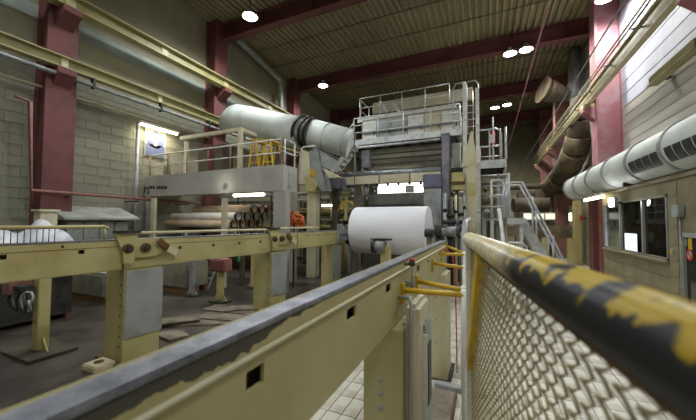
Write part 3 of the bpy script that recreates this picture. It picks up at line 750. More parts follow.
# pictogram sign on the wall
a = P(155.5, 140, X=XL + .05); b_ = P(155.5, 149.5, X=XL + .05)
t = thing('safety_sign', 'pale notice board with blue round pictogram and panel under the fluorescent lamp', 'sign', (a.x, a.y, b_.z - .4))
obj('board', bx(nbm(), a.x - .015, a.x, a.y - .42, a.y + .42, b_.z - .3, a.z + .42), 'sign_white', t)
obj('blue_disc', tube(nbm(), [(a.x, a.y, a.z), (a.x + .012, a.y, a.z)], .34, 24), 'sign_blue', t)
obj('figure_head', tube(nbm(), [(a.x + .012, a.y, a.z + .14), (a.x + .018, a.y, a.z + .14)], .08, 12), 'sign_white', t)
obj('figure_body', bx(nbm(), a.x + .012, a.x + .018, a.y - .07, a.y + .07, a.z - .24, a.z + .05), 'sign_white', t)
obj('text_panel', bx(nbm(), a.x, a.x + .012, a.y - .38, a.y + .38, b_.z - .26, b_.z + .18), 'sign_blue', t)
# pallets and boards on the floor below the far rail
def board_heap(name, label, cat, pts, m, th=.03):
    t = thing(name, label, cat, (pts[0][0], pts[0][1], 0))
    for i, (x, y, l, wd, rz) in enumerate(pts):
        b = nbm(); c, s_ = math.cos(rz), math.sin(rz)
        bar(b, (x - c * l / 2, y - s_ * l / 2, th / 2 + i * th * 1.02), (x + c * l / 2, y + s_ * l / 2, th / 2 + i * th * 1.02), wd, th)
        obj('board', b, m, t)
    return t
p = P(200, 322, Z=0); board_heap('cardboard_sheets', 'flat pale cardboard sheets on the floor between the two grey stands', 'cardboard', [(p.x, p.y, 1.5, .5, .5), (p.x + .3, p.y + .35, 1.1, .42, .2), (p.x - .35, p.y - .3, .9, .4, .9)], 'debris')
p = P(232, 310, Z=0); board_heap('cardboard_sheets', 'small pale sheet pile left of the second grey stand', 'cardboard', [(p.x, p.y, 1.3, .5, .1), (p.x + .2, p.y + .1, .8, .4, .7)], 'debris')
p = P(95, 366, Z=0); t = thing('anchor_shoe', 'pale square anchor block at the foot of the nearest stand', 'anchor block', (p.x + .1, p.y, 0))
obj('block', bx(nbm(), p.x - .02, p.x + .28, p.y - .16, p.y + .12, 0, .09, .015), 'beige_pale', t); obj('hole_cover', tube(nbm(), [(p.x + .13, p.y - .02, .09), (p.x + .13, p.y - .02, .1)], .06, 14), 'rust', t)
p = P(172, 337, Z=0); t = tag(obj('broken_sheet', prism(nbm(), [(p.x - .3, p.y - .12, .0), (p.x + .2, p.y - .2, .0), (p.x + .32, p.y + .1, .0), (p.x, p.y + .22, .0), (p.x - .26, p.y + .12, .0)], (0, 0, .05)), 'debris'), 'pale broken board piece beside the nearest grey stand', 'board')
# low pallets of wrapped rolls far left under the rail
for (u0, u1, v0, v1, Y, lb) in ((58, 104, 272, 298, 4.6, 'grey wrapped sheet stack on a pallet beyond the left rail'), (160, 186, 262, 280, 6.2, 'grey wrapped stack under the platform left of the red box'), (228, 252, 258, 276, 11.1, 'low brown crate under the platform right of the red box')):
    x0, x1, z0, z1 = rect(u0, u1, v0, v1, Y)
    t = thing('pallet_stack', lb, 'pallet', (x0, Y, 0))
    top = max(z1, .5)
    obj('load', bx(nbm(), x0, x1, Y, Y + .8, .15, top, .04), 'machine_grey' if 'grey' in lb else 'wood', t)
    for i in range(3):
        yy = Y + .05 + i * .3; obj('bearer', bx(nbm(), x0, x1, yy, yy + .1, 0, .15), 'wood', t)
    obj('sheet', bx(nbm(), x0 + .05, x1 - .05, Y + .05, Y + .75, top + .001, top + .03), 'plate_grey', t)
# ladder-like rack lying below the platform
p = P(200, 270, Y=7.0)
t = thing('steel_rack', 'small grey tilted rack beneath the far rail near the red box', 'rack', (p.x, p.y, 0))
for dx in (-.35, .35): obj('side', bar(nbm(), (p.x + dx, p.y, 0), (p.x + dx + .2, p.y + .4, 1.25), .05, .05), 'steel_grey', t)
for z in (.3, .6, .9, 1.2): obj('rung', tube(nbm(), [(p.x - .35 + .16 * z, p.y + .32 * z, z), (p.x + .35 + .16 * z, p.y + .32 * z, z)], .025, 8), 'steel_grey', t)
tag(obj('green_cap', tube(nbm(), [lp(su(241), -.05, LZ0 - .14), lp(su(241), -.05, LZ0 - .012)], .035, 10), 'green_paint'), 'small green cap hanging under the far rail', 'cap')

# ------------------------------------------------------------------ cores in a rack
CY0 = 7.9
cr = thing('core_rack', 'steel rack with upright stakes holding the cardboard cores', 'rack', (-7, CY0, 0))
xa, xb = P(172, 214, Y=CY0).x, P(262, 214, Y=CY0).x
zc = {}
core_r = .138
zb = P(245, 224, Y=CY0).z - core_r
for x in (xa + .5, xb - .7):
    obj('cross_bar', bx(nbm(), x - .06, x + .06, CY0 - .2, CY0 + 1.3, zb - .12, zb - .003), 'machine_dark', cr)
    obj('leg', bx(nbm(), x - .06, x + .06, CY0 - .15, CY0 - .03, 0, zb - .12), 'machine_dark', cr); obj('leg', bx(nbm(), x - .06, x + .06, CY0 + 1.1, CY0 + 1.22, 0, zb - .12), 'machine_dark', cr)
def core(x0, x1, y, z, r, m, label):
    t = thing('paper_core', label, 'core tube', ((x0 + x1) / 2, y, z - r), 'cardboard cores stacked under the platform')
    b = nbm(); n = 20; L = []
    for x, q in ((x0, r), (x1, r), (x1, r * .74), (x0, r * .74)):
        L.append([b.verts.new((x, y + q * math.cos(2 * math.pi * k / n), z + q * math.sin(2 * math.pi * k / n))) for k in range(n)])
    for i in range(4):
        for k in range(n):
            f = b.faces.new((L[i][k], L[i][(k + 1) % n], L[(i + 1) % 4][(k + 1) % n], L[(i + 1) % 4][k])); f.smooth = i in (0, 2)
    obj('shell', b, m, t)
    b = nbm(); ring(b, (x1 - .01, y, z), (1, 0, 0), r * 1.005, r * .98, .1, 20); obj('end_band', b, 'steel_dark', t)
    return t
ords = ('front', 'second', 'third', 'rear')
dl = core_r * 2.02
for k in range(4):
    core(P(168 + 2 * k, 224, Y=CY0).x, P(234 + 2 * k, 224, Y=CY0).x + .04 * k, CY0 + k * dl, zb + core_r, core_r, 'core_card', '%s brown core in the bottom row of the core stack' % ords[k])
for k in range(4):
    core(P(172 + 2 * k, 215, Y=CY0).x, P(237 + 2 * k, 215, Y=CY0).x + .05 * k, CY0 + .06 + k * dl, zb + core_r * 2.83 + .001, core_r, 'core_white', '%s white wrapped core in the middle row of the core stack' % ords[k])
for k in range(3):
    core(P(191 + k, 206, Y=CY0).x, P(250 + 2 * k, 206, Y=CY0).x, CY0 + .2 + k * dl, zb + core_r * 4.66, core_r, 'core_card', '%s brown core in the top row of the core stack' % ords[k])
for u, lb in ((153, 'pale upright stake left of the stacked cores'), (224, 'pale upright stake in front of the stacked cores')):
    p = P(u, 240, Y=CY0 - .6); zt = P(u, 198, Y=CY0 - .6).z
    t = thing('rack_stake', lb, 'post', (p.x, p.y, 0), 'upright stakes by the cores')
    obj('shaft', bx(nbm(), p.x - .09, p.x + .09, p.y - .05, p.y + .05, .02, zt), 'cream', t); obj('foot', bx(nbm(), p.x - .15, p.x + .15, p.y - .15, p.y + .15, 0, .02), 'rust', t)

# ------------------------------------------------------------------ platform with box girder
def railing(name, pts, hgt, label, m='galv', r=.024, step=1.2, mids=(.5,), posts_m=None, group=None, toe=None):
    """rail along a polyline of deck points, with posts and rails as parts"""
    pts = [Vector(p) for p in pts]; up = Vector((0, 0, 1))
    t = thing(name, label, 'railing', pts[0], group)
    obj('top_rail', tube(nbm(), [p + up * hgt for p in pts], r, 10), m, t)
    for q in mids: obj('mid_rail', tube(nbm(), [p + up * hgt * q for p in pts], r * .8, 8), m, t)
    if toe:
        for a_, c_ in zip(pts, pts[1:]): obj('toe_board', bar(nbm(), a_ + up * (toe / 2 + .003), c_ + up * (toe / 2 + .003), .012, toe), m, t)
    for i, (a_, c_) in enumerate(zip(pts, pts[1:])):
        n = max(1, round((c_ - a_).length / step))
        for k in range(n + (1 if i == len(pts) - 2 else 0)):
            p = a_.lerp(c_, k / n); obj('post', tube(nbm(), [p + up * .002, p + up * hgt], r, 8), posts_m or m, t)
    return t
PY = 7.5
x0, x1, z0, z1 = rect(141, 283, 164.5, 191, PY, 281); x0 = max(x0, XL + .15)
ZP = z1
t = thing('platform', 'grey box girder platform with railing at left above the cores', 'platform', ((x0 + x1) / 2, PY, 0))
obj('girder', bx(nbm(), x0, x1, PY, PY + .25, z0, z1, .01), 'box_grey', t)
obj('girder_end', bx(nbm(), x1 - .25, x1, PY + .25, PY + .75, z0, z1, .01), 'box_grey', t)
obj('deck', bx(nbm(), x0, x1 - .8, PY + .25, PY + 1.5, z1 - .1, z1 - .02), 'machine_grey', t)
obj('rear_girder', bx(nbm(), x0, x1 - .8, PY + 1.5, PY + 1.7, z0 + .2, z1), 'box_grey', t)
for x in (x0 + .6, x0 + 2.4, x0 + 4.2): obj('joist', bx(nbm(), x - .06, x + .06, PY + .25, PY + 1.5, z1 - .35, z1 - .1), 'machine_dark', t)
lx0, lx1 = P(273, 220, Y=PY).x, P(285, 220, Y=PY).x
obj('leg', bx(nbm(), lx0, lx1, PY + .01, PY + .25, 0, z0), 'box_grey', t); obj('deck_end', bx(nbm(), x1 - .8, x1 - .25, PY + .25, PY + .75, z1 - .1, z1 - .02), 'machine_grey', t); obj('leg', bx(nbm(), lx0 - .7, lx1 - .7, PY + 1.5, PY + 1.7, 0, z0 + .2), 'box_grey', t)
obj('leg', bx(nbm(), x0 + .1, x0 + .35, PY + .01, PY + .25, 0, z0), 'box_grey', t)
p = P(284, 178, Y=PY); obj('end_hatch', bx(nbm(), x1, x1 + .012, PY + .28, PY + .6, z0 + .12, z1 - .18), 'plate_grey', t)
# lettering and emblem too worn to read
zz = P(150, 186, Y=PY).z
for i, (u, du, dv) in enumerate(((150.3, 2.0, 3), (152.8, 2.0, 3), (156.6, 1.6, 3), (158.6, 1.8, 3), (160.8, 1.8, 3.4), (163, 1.8, 3), (165.2, 1.8, 3.4))):
    a_, c_ = P(u, 186, Y=PY), P(u + du, 186 + dv, Y=PY)
    obj('letter', bx(nbm(), a_.x, c_.x, PY - .004, PY, c_.z, a_.z), 'ink', t)
c = P(147, 191, Y=PY)
b = nbm(); tube(b, [c + Vector((.12 * math.cos(a_), -.003, .14 * math.sin(a_))) for a_ in (3.6, 3.0, 2.4, 1.8, 1.2, .6, 0, -.6, -1.0)], .03, 6); obj('emblem', b, 'ink', t)
c = P(145, 186.5, Y=PY); b = nbm(); tube(b, [c, c + Vector((.22, 0, -.12)), c + Vector((.3, 0, .02))], .025, 6); obj('emblem', b, 'ink', t)
RLL = P(288, 150, Y=PY + .1).x
t = railing('platform_railing', [(x0 + .12, PY + .12, ZP), (P(281, 150, Y=PY + .12).x, PY + .12, ZP)], .80, 'white tube railing with reddish posts on the grey platform', 'white_paint', .026, 1.05, (.5,), 'pink_box')
t = railing('platform_railing', [(P(281.5, 150, Y=PY + .12).x + .07, PY + .2, ZP), (P(281.5, 150, Y=PY + .12).x + .07, PY + .72, ZP)], .80, 'short white railing across the right end of the grey platform', 'white_paint', .024, 1.1)
# yellow frame and trestles standing on the platform
xq = P(240, 150, Y=PY + .7).x; zq = P(240, 131, Y=PY + .7).z
t = thing('portal_frame', 'cream steel portal frame standing on the grey platform', 'frame', (xq, PY + .7, ZP - .02))
xl = P(186, 150, Y=PY + .7).x
obj('post', bx(nbm(), xq - .07, xq + .07, PY + .65, PY + .77, ZP - .02, zq), 'cream', t); obj('post', bx(nbm(), xl - .05, xl + .05, PY + .65, PY + .77, ZP - .02, zq - .1), 'cream', t)
obj('beam', bx(nbm(), xl - .3, xq + .07, PY + .65, PY + .77, zq, zq + .12), 'cream', t)
obj('beam_rear', bar(nbm(), (xq, PY + .77, zq + .06), (xq, PY + 1.5, zq + .06), .1, .12), 'cream', t)
for i, u in enumerate((254, 268)):
    p = P(u, 155, Y=PY + .8); zt = P(u, 141, Y=PY + .8).z
    t = thing('yellow_trestle', 'yellow steel trestle on the platform, %s of two' % ('left one', 'right one')[i], 'trestle', (p.x, p.y, ZP - .02), 'yellow trestles on the platform')
    for sx in (-1, 1):
        for yy in (0, .5): obj('leg', bar(nbm(), (p.x + sx * .24, p.y + yy, ZP - .02), (p.x + sx * .07, p.y + yy, zt), .05, .05, Vector((0, 1, 0))), 'safety_yellow', t)
    obj('beam', bx(nbm(), p.x - .12, p.x + .12, p.y - .05, p.y + .55, zt, zt + .06), 'safety_yellow', t)
    for q in (.3, .65): obj('brace', bx(nbm(), p.x - .2 * (1 - q * .6), p.x + .2 * (1 - q * .6), p.y - .02, p.y + .02, ZP + (zt - ZP) * q - .02, ZP + (zt - ZP) * q + .02), 'safety_yellow', t)
for i, (u, lb) in enumerate(((206, 'red brown machine box behind the platform railing'), (222, 'dark brown machine box right of the red brown one'))):
    x0_, x1_, z0_, z1_ = rect(u - 6, u + 5, 145, 170, PY + 1.1)
    t = thing('machine_box', lb, 'machine', (x0_, PY + 1.1, ZP - .02))
    obj('casing', bx(nbm(), x0_, x1_, PY + 1.0, PY + 1.45, ZP - .02, z1_, .03), ('red_steel', 'duct_brown')[i], t)
    obj('cover', bx(nbm(), x0_ + .06, x1_ - .06, PY + .97, PY + 1.0, ZP + .15, z1_ - .12, .01), 'machine_dark', t)
x0_, x1_, z0_, z1_ = rect(164, 171, 155, 171, PY + .5); x0_ = max(x0_, XL + .5); x1_ = max(x1_, x0_ + .2)
t = thing('gas_bottle', 'small dark green bottle standing on the platform by the sign', 'bottle', ((x0_ + x1_) / 2, PY + .5, ZP - .02))
obj('shell', tube(nbm(), [((x0_ + x1_) / 2, PY + .5, ZP - .02), ((x0_ + x1_) / 2, PY + .5, ZP + .5), ((x0_ + x1_) / 2, PY + .5, ZP + .62)], .13, 14, [.13, .13, .04]), 'machine_grey', t)
obj('valve', tube(nbm(), [((x0_ + x1_) / 2, PY + .5, ZP + .62), ((x0_ + x1_) / 2, PY + .5, ZP + .72)], .035, 8), 'steel_dark', t)
# things under the platform
x0_, x1_, z0_, z1_ = rect(234, 264, 192, 195, 8.5)
t = thing('fluorescent_lamp', 'glowing strip lamp under the grey platform above the cores', 'lamp', (x0_, 8.5, z1_))
obj('housing', bx(nbm(), x0_, x1_, 8.43, 8.57, z0_ + .05, z1_ + .05), 'white_paint', t); obj('tube', tube(nbm(), [(x0_, 8.5, z0_), (x1_, 8.5, z0_)], .05), 'tube_glow', t)
obj('hanger', bx(nbm(), x0_ + .3, x0_ + .34, 8.48, 8.52, z1_ + .05, ZP - .1), 'steel_dark', t)
l = bpy.data.lights.new('tube_light', 'POINT'); l.energy = 40; l.shadow_soft_size = .3; l.color = (1, .95, .8); lo = bpy.data.objects.new('tube_light', l); COL.objects.link(lo); lo.parent = t; lo.location = (.6, -.9, .1)
for i, (v, Y, lb) in enumerate(((197, 10.6, 'highest grey pipe under the platform'), (203, 10.9, 'middle grey pipe behind the stacked cores'))):
    a_, c_ = P(135, v, Y=Y), P(330, v, Y=Y); a_.x = XL + .75
    t = thing('service_pipe', lb, 'pipe', (a_.x, Y, a_.z)); zc_ = (a_.z + c_.z) / 2
    obj('run', tube(nbm(), [(a_.x, Y, zc_), (c_.x, Y, zc_)], .06, 10), 'steel_grey', t)
    for x in (a_.x + 1, (a_.x + c_.x) / 2, c_.x - .5): obj('support', bx(nbm(), x - .03, x + .03, Y + .06, Y + .1, 0, zc_ + .1), 'machine_dark', t)
for i, (u, lb) in enumerate(((256, 'thin pale post between the cores and the platform leg'), (203, 'thin grey post behind the stacked cores'))):
    p = P(u, 230, Y=10.35); t = thing('frame_post', lb, 'post', (p.x, p.y, 0)); obj('shaft', bx(nbm(), p.x - .05, p.x + .05, p.y - .05, p.y + .05, .02, 2.85), 'plate_grey', t); obj('foot', bx(nbm(), p.x - .12, p.x + .12, p.y - .12, p.y + .12, 0, .02), 'rust', t)
# dim machinery backdrop below the platform: shelves with frames
x0_, x1_ = XL + .8, P(345, 220, Y=12.2).x
t = thing('process_machine', 'dark olive machine frame behind the cores and paper roll', 'machine', (x0_, 12.2, 0))
for x in [x0_ + (x1_ - x0_) * i / 7 for i in range(8)]: obj('upright', bx(nbm(), x - .08, x + .08, 12.2, 12.4, 0, 3.2), 'machine_grey', t)
for z in (.4, 1.2, 1.9, 2.5, 3.1): obj('cross_beam', bx(nbm(), x0_, x1_, 12.15, 12.2, z - .07, z + .07), 'beige_old' if z > 1.5 else 'machine_dark', t)
for i in range(7):
    a_ = x0_ + (x1_ - x0_) * i / 7; obj('cover_panel', bx(nbm(), a_ + .1, a_ + (x1_ - x0_) / 7 - .1, 12.42, 12.45, .1, 3.0), ('machine_dark', 'machine_grey', 'machine_dark', 'duct_brown')[i % 4], t)
# orange hose bundle on the rail
p = P(294, 218, Y=8.3)
t = thing('hose_bundle', 'bright orange hose bundle hanging behind the short hand rail', 'hose', (p.x, p.y, 1.6))
for i in range(5):
    b = nbm(); rnd = random.Random(i); c = p + Vector((rnd.uniform(-.12, .2), rnd.uniform(-.06, .06), rnd.uniform(-.18, .14)))
    tube(b, [c + Vector(((.16 - .01 * i) * math.cos(k * .5 + i), .04 * math.sin(k), (.13) * math.sin(k * .5 + i))) for k in range(14)], .045, 7); obj('hose_loop', b, 'orange', t)
obj('hook', tube(nbm(), [(p.x, p.y, 0), (p.x, p.y, p.z + .1), (p.x + .1, p.y - .05, p.z + .1)], .025, 8), 'steel_dark', t)

# ------------------------------------------------------------------ big white duct, upper left
DY = 10.3
pts = [P(232, 118, Y=DY), P(256, 122.5, Y=DY), P(276, 127, Y=DY), P(300, 132.5, Y=DY)]
t = thing('air_duct', 'large white sheet metal duct with slanted open left end above the platform', 'duct', pts[-1])
# fishtail end: slanted oval rings turning round
bm = nbm(); n = 28; L = []
ax = (pts[3] - pts[2]).normalized()
for (ut, vt), (ub, vb), rv in (((241, 105), (224, 131), .62), ((258, 108), (249, 136), .58), ((279, 112.5), (275, 142), .56), ((301, 117), (299, 149), .55)):
    pt, pb = P(ut, vt, Y=DY), P(ub, vb, Y=DY); c = (pt + pb) / 2; uu = (pt - pb) / 2; vv = Vector((0, 1, 0))
    L.append([bm.verts.new(c + uu * math.sin(2 * math.pi * k / n) + vv * (rv * math.cos(2 * math.pi * k / n))) for k in range(n)])
for a_, c_ in zip(L, L[1:]):
    for k in range(n): bm.faces.new((a_[k], a_[(k + 1) % n], c_[(k + 1) % n], c_[k])).smooth = True
bm.faces.new(L[0]); bm.faces.new(L[-1]); obj('tapered_section', bm, 'duct_white', t)
e0 = P(301, 131, Y=DY); e1 = P(311, 133.5, Y=DY); e2 = P(350, 143.5, Y=DY + .5)
obj('collar', tube(nbm(), [e0, e1], .52, 28), 'plate_grey', t)
for q in (e0, e0.lerp(e1, .6), e1): obj('flange', ring(nbm(), q, ax, .62, .51, .08, 28), 'steel_dark', t)
obj('straight_section', tube(nbm(), [e1, e2], .55, 28), 'duct_white', t)
for q in (.45, .95): obj('seam_ring', ring(nbm(), e1.lerp(e2, q), ax, .575, .54, .05, 28), 'steel_grey', t)
for q in (pts[2],): obj('strut', bar(nbm(), (q.x, q.y, 0), (q.x, q.y, q.z - .5), .1, .1, Vector((0, 1, 0))), 'machine_dark', t)

# ================================================================== WINDER MACHINE BEHIND THE ROLL
MY = 12.0
def PX(u, Y): return P(u, 220, Y=Y).x
def PZ(u, v, Y): return P(u, v, Y=Y).z
# lower walkway
zl = (PZ(351, 143, MY) + PZ(461, 131.5, MY)) / 2
x0, x1 = PX(351, MY), PX(462, MY)
t = thing('walkway', 'lower steel walkway across the winder with pale edge girder', 'walkway', (x0, MY, zl - .3))
obj('edge_girder', bx(nbm(), x0, x1, MY, MY + .08, zl - .12, zl + .12), 'galv', t)
obj('deck', bx(nbm(), x0, x1, MY + .08, MY + 1.5, zl - .05, zl), 'steel_grey', t)
for i in range(7):
    x = x0 + .2 + i * (x1 - x0 - .4) / 6; obj('joist', bx(nbm(), x - .05, x + .05, MY + .08, MY + 1.5, zl - .22, zl - .05), 'steel_dark', t)
for x in (x0 + .12, x1 - .12): obj('bearer', bx(nbm(), x - .08, x + .08, MY + 1.3, MY + 1.5, 0, zl - .22), 'machine_grey', t)
railing('walkway_railing', [(x0 + .1, MY + .04, zl + .12), (x1 - .05, MY + .04, zl + .12)], .93, 'white tube railing of the lower winder walkway', 'galv', .026, .95, (.33, .66))
# machine body above and below the walkway
xa, xb = PX(362, MY + 1.6), PX(460, MY + 1.6)
zu = PZ(448, 107, 14.4)
t = thing('winder_housing', 'pale panelled machine housing behind the lower walkway railing', 'machine', (xa, MY + 1.6, zl))
obj('core', bx(nbm(), xa, xb, MY + 1.62, MY + 3.2, zl - .3, zu - .35), 'machine_grey', t)
np_ = 6
for i in range(np_):
    a_ = xa + (xb - xa) * i / np_; c_ = xa + (xb - xa) * (i + 1) / np_
    pn = obj('panel', bx(nbm(), a_ + .02, c_ - .02, MY + 1.58, MY + 1.62, zl + .05, zu - .45, .01), ('white_paint', 'plate_grey', 'plate_grey', 'white_paint', 'beige_pale', 'white_paint')[i], t)
    obj('latch', bx(nbm(), c_ - .12, c_ - .08, MY + 1.55, MY + 1.58, zl + .7, zl + .9), 'steel_dark', pn)
for q in (.3, .75): obj('pipe', tube(nbm(), [(xa + .05, MY + 1.5, zl + q + .1), (xb - .1, MY + 1.5, zl + q + .1)], .05, 8), 'steel_grey', t)
# upper walkway
UY = 14.4
x2, x3 = PX(357, UY), PX(450, UY)
t = thing('walkway', 'upper steel walkway on top of the winder under the roof beam', 'walkway', (x2, UY, zu - .3))
obj('edge_girder', bx(nbm(), x2, x3 + .3, UY, UY + .08, zu - .16, zu + .08), 'white_paint', t); obj('deck', bx(nbm(), x2, x3 + .3, UY + .08, UY + 1.6, zu - .06, zu), 'steel_grey', t)
obj('bearer', bx(nbm(), x2 + .2, x2 + .4, UY + .1, UY + .3, 0, zu - .06), 'machine_grey', t); obj('bearer', bx(nbm(), x3 - .2, x3, UY + .9, UY + 1.1, 0, zu - .06), 'machine_grey', t)
railing('walkway_railing', [(x2 + .12, UY + .04, zu + .08), (x3, UY + .04, zu + .08)], 1.0, 'white tube railing of the upper winder walkway', 'galv', .026, 1.15, (.5,))
railing('walkway_railing', [(x2 + .06, UY + .3, zu), (x2 + .06, UY + 1.55, zu)], 1.08, 'white end railing at the left of the upper walkway', 'galv', .024, 1.3, (.5,))
xq0, xq1 = PX(372, 16.2), PX(474, 16.2)
t = thing('hood_beam', 'long cream machine hood behind the upper walkway railing', 'machine', (xq0, 16.2, zu))
obj('hood', bx(nbm(), xq0, xq1, 16.2, 17.0, PZ(440, 104, 16.2), PZ(440, 92, 16.2), .03), 'cream', t)
obj('dark_base', bx(nbm(), xq0 + .2, xq1, 16.3, 16.9, 0, PZ(440, 104, 16.2)), 'duct_brown', t)
for u in (383, 395):
    p = P(u, 106, Y=16.0); obj('lever', bar(nbm(), (p.x - .15, 16.05, p.z + .25), (p.x + .25, 16.05, p.z - .35), .06, .16), 'white_paint', t)
# ladders with hoop cages
def ladder(u, vt, vb, Y, label, wd=.5, hoops=4, z0=None):
    x = PX(u, Y); zt, zb = PZ(u, vt, Y), (PZ(u, vb, Y) if z0 is None else z0)
    t = thing('cage_ladder', label, 'ladder', (x, Y, zb), 'caged ladders of the winder')
    b = nbm(); tube(b, [(x - wd / 2, Y, zb), (x - wd / 2, Y, zt - .15), (x - wd / 2 + .12, Y, zt), (x + wd / 2 - .12, Y, zt), (x + wd / 2, Y, zt - .15), (x + wd / 2, Y, zb)], .028, 8); obj('rail_loop', b, 'galv', t)
    z = zb + .2
    while z < zt - .3: obj('rung', tube(nbm(), [(x - wd / 2, Y, z), (x + wd / 2, Y, z)], .016, 6), 'galv', t); z += .3
    return t
ladder(461, 83, 133, 13.4, 'white ladder with hoop rails left beside the upper walkway', .52)
ladder(473, 81, 138, 13.9, 'white ladder with rounded top right of the other one', .5)
for i, (u, vt) in enumerate(((465.5, 82), (478.5, 88))):
    x = PX(u, 11.85); z = PZ(u, vt, 11.85)
    t = thing('machine_column', ('white vertical frame post left of the rounded ladder', 'white vertical frame post right of the rounded ladder')[i], 'post', (x, 11.85, 0))
    obj('shaft', bx(nbm(), x - .06, x + .06, 11.79, 11.91, 0, z), 'white_paint', t); obj('foot', bx(nbm(), x - .12, x + .12, 11.73, 11.97, 0, .03), 'steel_dark', t)
    for q in (.35, .6, .8): obj('clamp', bx(nbm(), x - .08, x + .08, 11.77, 11.93, z * q, z * q + .06), 'galv', t)
# dark machine body below the walkway
x0, x1, z0, z1 = rect(362, 442, 147, 168, MY + .5)
t = thing('winder_drum_machine', 'dark grey brown winder drum section below the lower walkway', 'machine', (x0, MY + .5, 0))
obj('drum_hood', bx(nbm(), x0, x1, MY + .5, MY + 1.2, z0 + .1, zl - .24, .03), 'machine_grey', t)
for q in (.25, .5, .75): obj('rib', bx(nbm(), x0, x1, MY + .46, MY + .5, z0 + (z1 - z0) * q - .02, z0 + (z1 - z0) * q + .02), 'machine_dark', t)
obj('drum', tube(nbm(), [(x0 - .2, MY + .8, z0 - 1.75), (x1, MY + .8, z0 - 1.75)], .32, 24), 'steel_grey', t)
obj('lower_guard', bx(nbm(), x0 - .2, x1, MY + .9, MY + 1.0, .1, 2.0), 'machine_dark', t)
obj('guard_strip', bx(nbm(), x0 - .1, x1, MY + .45, MY + .6, PZ(385, 205, MY + .5), PZ(385, 194, MY + .5)), 'plate_grey', t)
obj('guard_strip', bx(nbm(), x0 - .1, x1, MY + .46, MY + .6, PZ(385, 212, MY + .5), PZ(385, 206, MY + .5)), 'machine_grey', t)
# lit opening behind
x0, x1, z0, z1 = rect(379, 424, 183, 193, MY + 1.4)
t = thing('light_box', 'bright lit opening in the machine above the paper roll', 'lit panel', (x0, MY + 1.4, z0))
obj('panel', bx(nbm(), x0, x1, MY + 1.25, MY + 1.28, z0, z1), 'lit_window', t); obj('frame', bx(nbm(), x0 - .1, x1 + .1, MY + 1.29, MY + 1.35, 0, z1 + .1), 'machine_dark', t)
p = P(410, 188, Y=MY + 1.2); obj('inner_box', bx(nbm(), p.x - .18, p.x + .18, MY + 1.1, MY + 1.24, z0, p.z + .1), 'plate_grey', t)
# front cross beam with the steel bar on top
FY = 11.2
zf = (PZ(340, 177, FY) + PZ(440, 169.5, FY)) / 2
x0, x1 = PX(340, FY), PX(441, FY)
t = thing('cross_beam_unit', 'tan cross beam with bright steel bar above the paper roll', 'beam', (x0, FY, zf - .4))
obj('beam', bx(nbm(), x0, x1, FY, FY + .3, zf - .36, zf - .04, .01), 'cream', t); obj('steel_bar', tube(nbm(), [(x0 - .1, FY + .1, zf + .06), (x1, FY + .1, zf + .06)], .10, 14), 'steel_bright', t)
for q in (.16, .42, .72): obj('joint_strip', bx(nbm(), x0 + (x1 - x0) * q - .02, x0 + (x1 - x0) * q + .02, FY - .006, FY, zf - .36, zf - .04), 'rust', t)
for i in range(9): x = x0 + .3 + i * (x1 - x0 - .6) / 8; obj('nozzle', bx(nbm(), x - .04, x + .04, FY + .05, FY + .15, zf - .46, zf - .36), 'steel_dark', t)
def frame_piece(name, lb, cat, u0, u1, v0, v1, Y, dep, m, floor=False, bev=.015):
    x0, x1, z0, z1 = rect(u0, u1, v0, v1, Y); z0 = 0 if floor else z0
    t = thing(name, lb, cat, ((x0 + x1) / 2, Y, z0)); obj('casing', bx(nbm(), x0, x1, Y, Y + dep, z0, z1, bev), m, t)
    return t, x0, x1, z0, z1
t, x0, x1, z0, z1 = frame_piece('machine_pillar', 'grey steel pillar with slate blue head right of the paper roll', 'pillar', 424, 441, 188, 260, 11.0, .5, 'plate_grey', True)
zh = PZ(432, 174, 10.95); obj('head', bx(nbm(), x0 - .03, x1 + .03, 10.95, 11.19, z1, zh, .02), 'slate_blue', t)
obj('face_plate', bx(nbm(), x0 + .1, x1 - .1, 10.985, 11.0, z0 + 1.6, z1 - .1), 'steel_grey', t)
t, x0, x1, z0, z1 = frame_piece('machine_upright', 'tall violet grey upright above the slate blue head', 'pillar', 442, 449, 134, 260, 11.3, .4, 'violet_grey', True)
obj('cap', bx(nbm(), x0 - .03, x1 + .03, 11.27, 11.73, z1, z1 + .04), 'steel_grey', t)
t, x0, x1, z0, z1 = frame_piece('machine_upright', 'shorter blue grey upright with dark base right of the violet one', 'pillar', 452, 460, 143, 168, 11.9, .4, 'plate_grey')
obj('base', bx(nbm(), x0 - .05, x1 + .1, 11.85, 12.35, z0 - .12, z0), 'steel_dark', t)
obj('lower_post', bx(nbm(), x0 + .1, x1 - .1, 11.95, 12.2, 0, z0 - .12), 'machine_dark', t)
t, x0, x1, z0, z1 = frame_piece('gear_housing', 'ochre gear housing beside the cream column', 'machine', 452, 464, 172, 190, 11.4, .4, 'beige_old')
obj('flange', bx(nbm(), x0 - .05, x1 + .03, 11.36, 11.4, z0 + .2, z0 + .3), 'rust', t); obj('stem', bx(nbm(), x0 + .15, x1 - .2, 11.5, 11.7, 0, z0), 'machine_dark', t)
t, x0, x1, z0, z1 = frame_piece('machine_column', 'cream painted vertical column right of the gear housing', 'column', 467.5, 476.5, 166, 300, 11.0, .3, 'beige_pale', True)
zt = PZ(471, 131, 11.0); b = nbm(); prism(b, [(x0 - .18, 11.02, z1), (x1 + .05, 11.02, z1), ((x0 + x1) / 2 + .05, 11.02, zt), ((x0 + x1) / 2, 11.02, zt)], (0, .26, 0)); obj('tapered_top', b, 'beige_pale', t)
obj('foot', bx(nbm(), x0 - .1, x1 + .1, 10.95, 11.35, 0, .03), 'rust', t); obj('stain_band', bx(nbm(), x0 - .003, x1 + .003, 10.997, 11.303, z1 - 1.0, z1 - .55), 'beige_old', t)
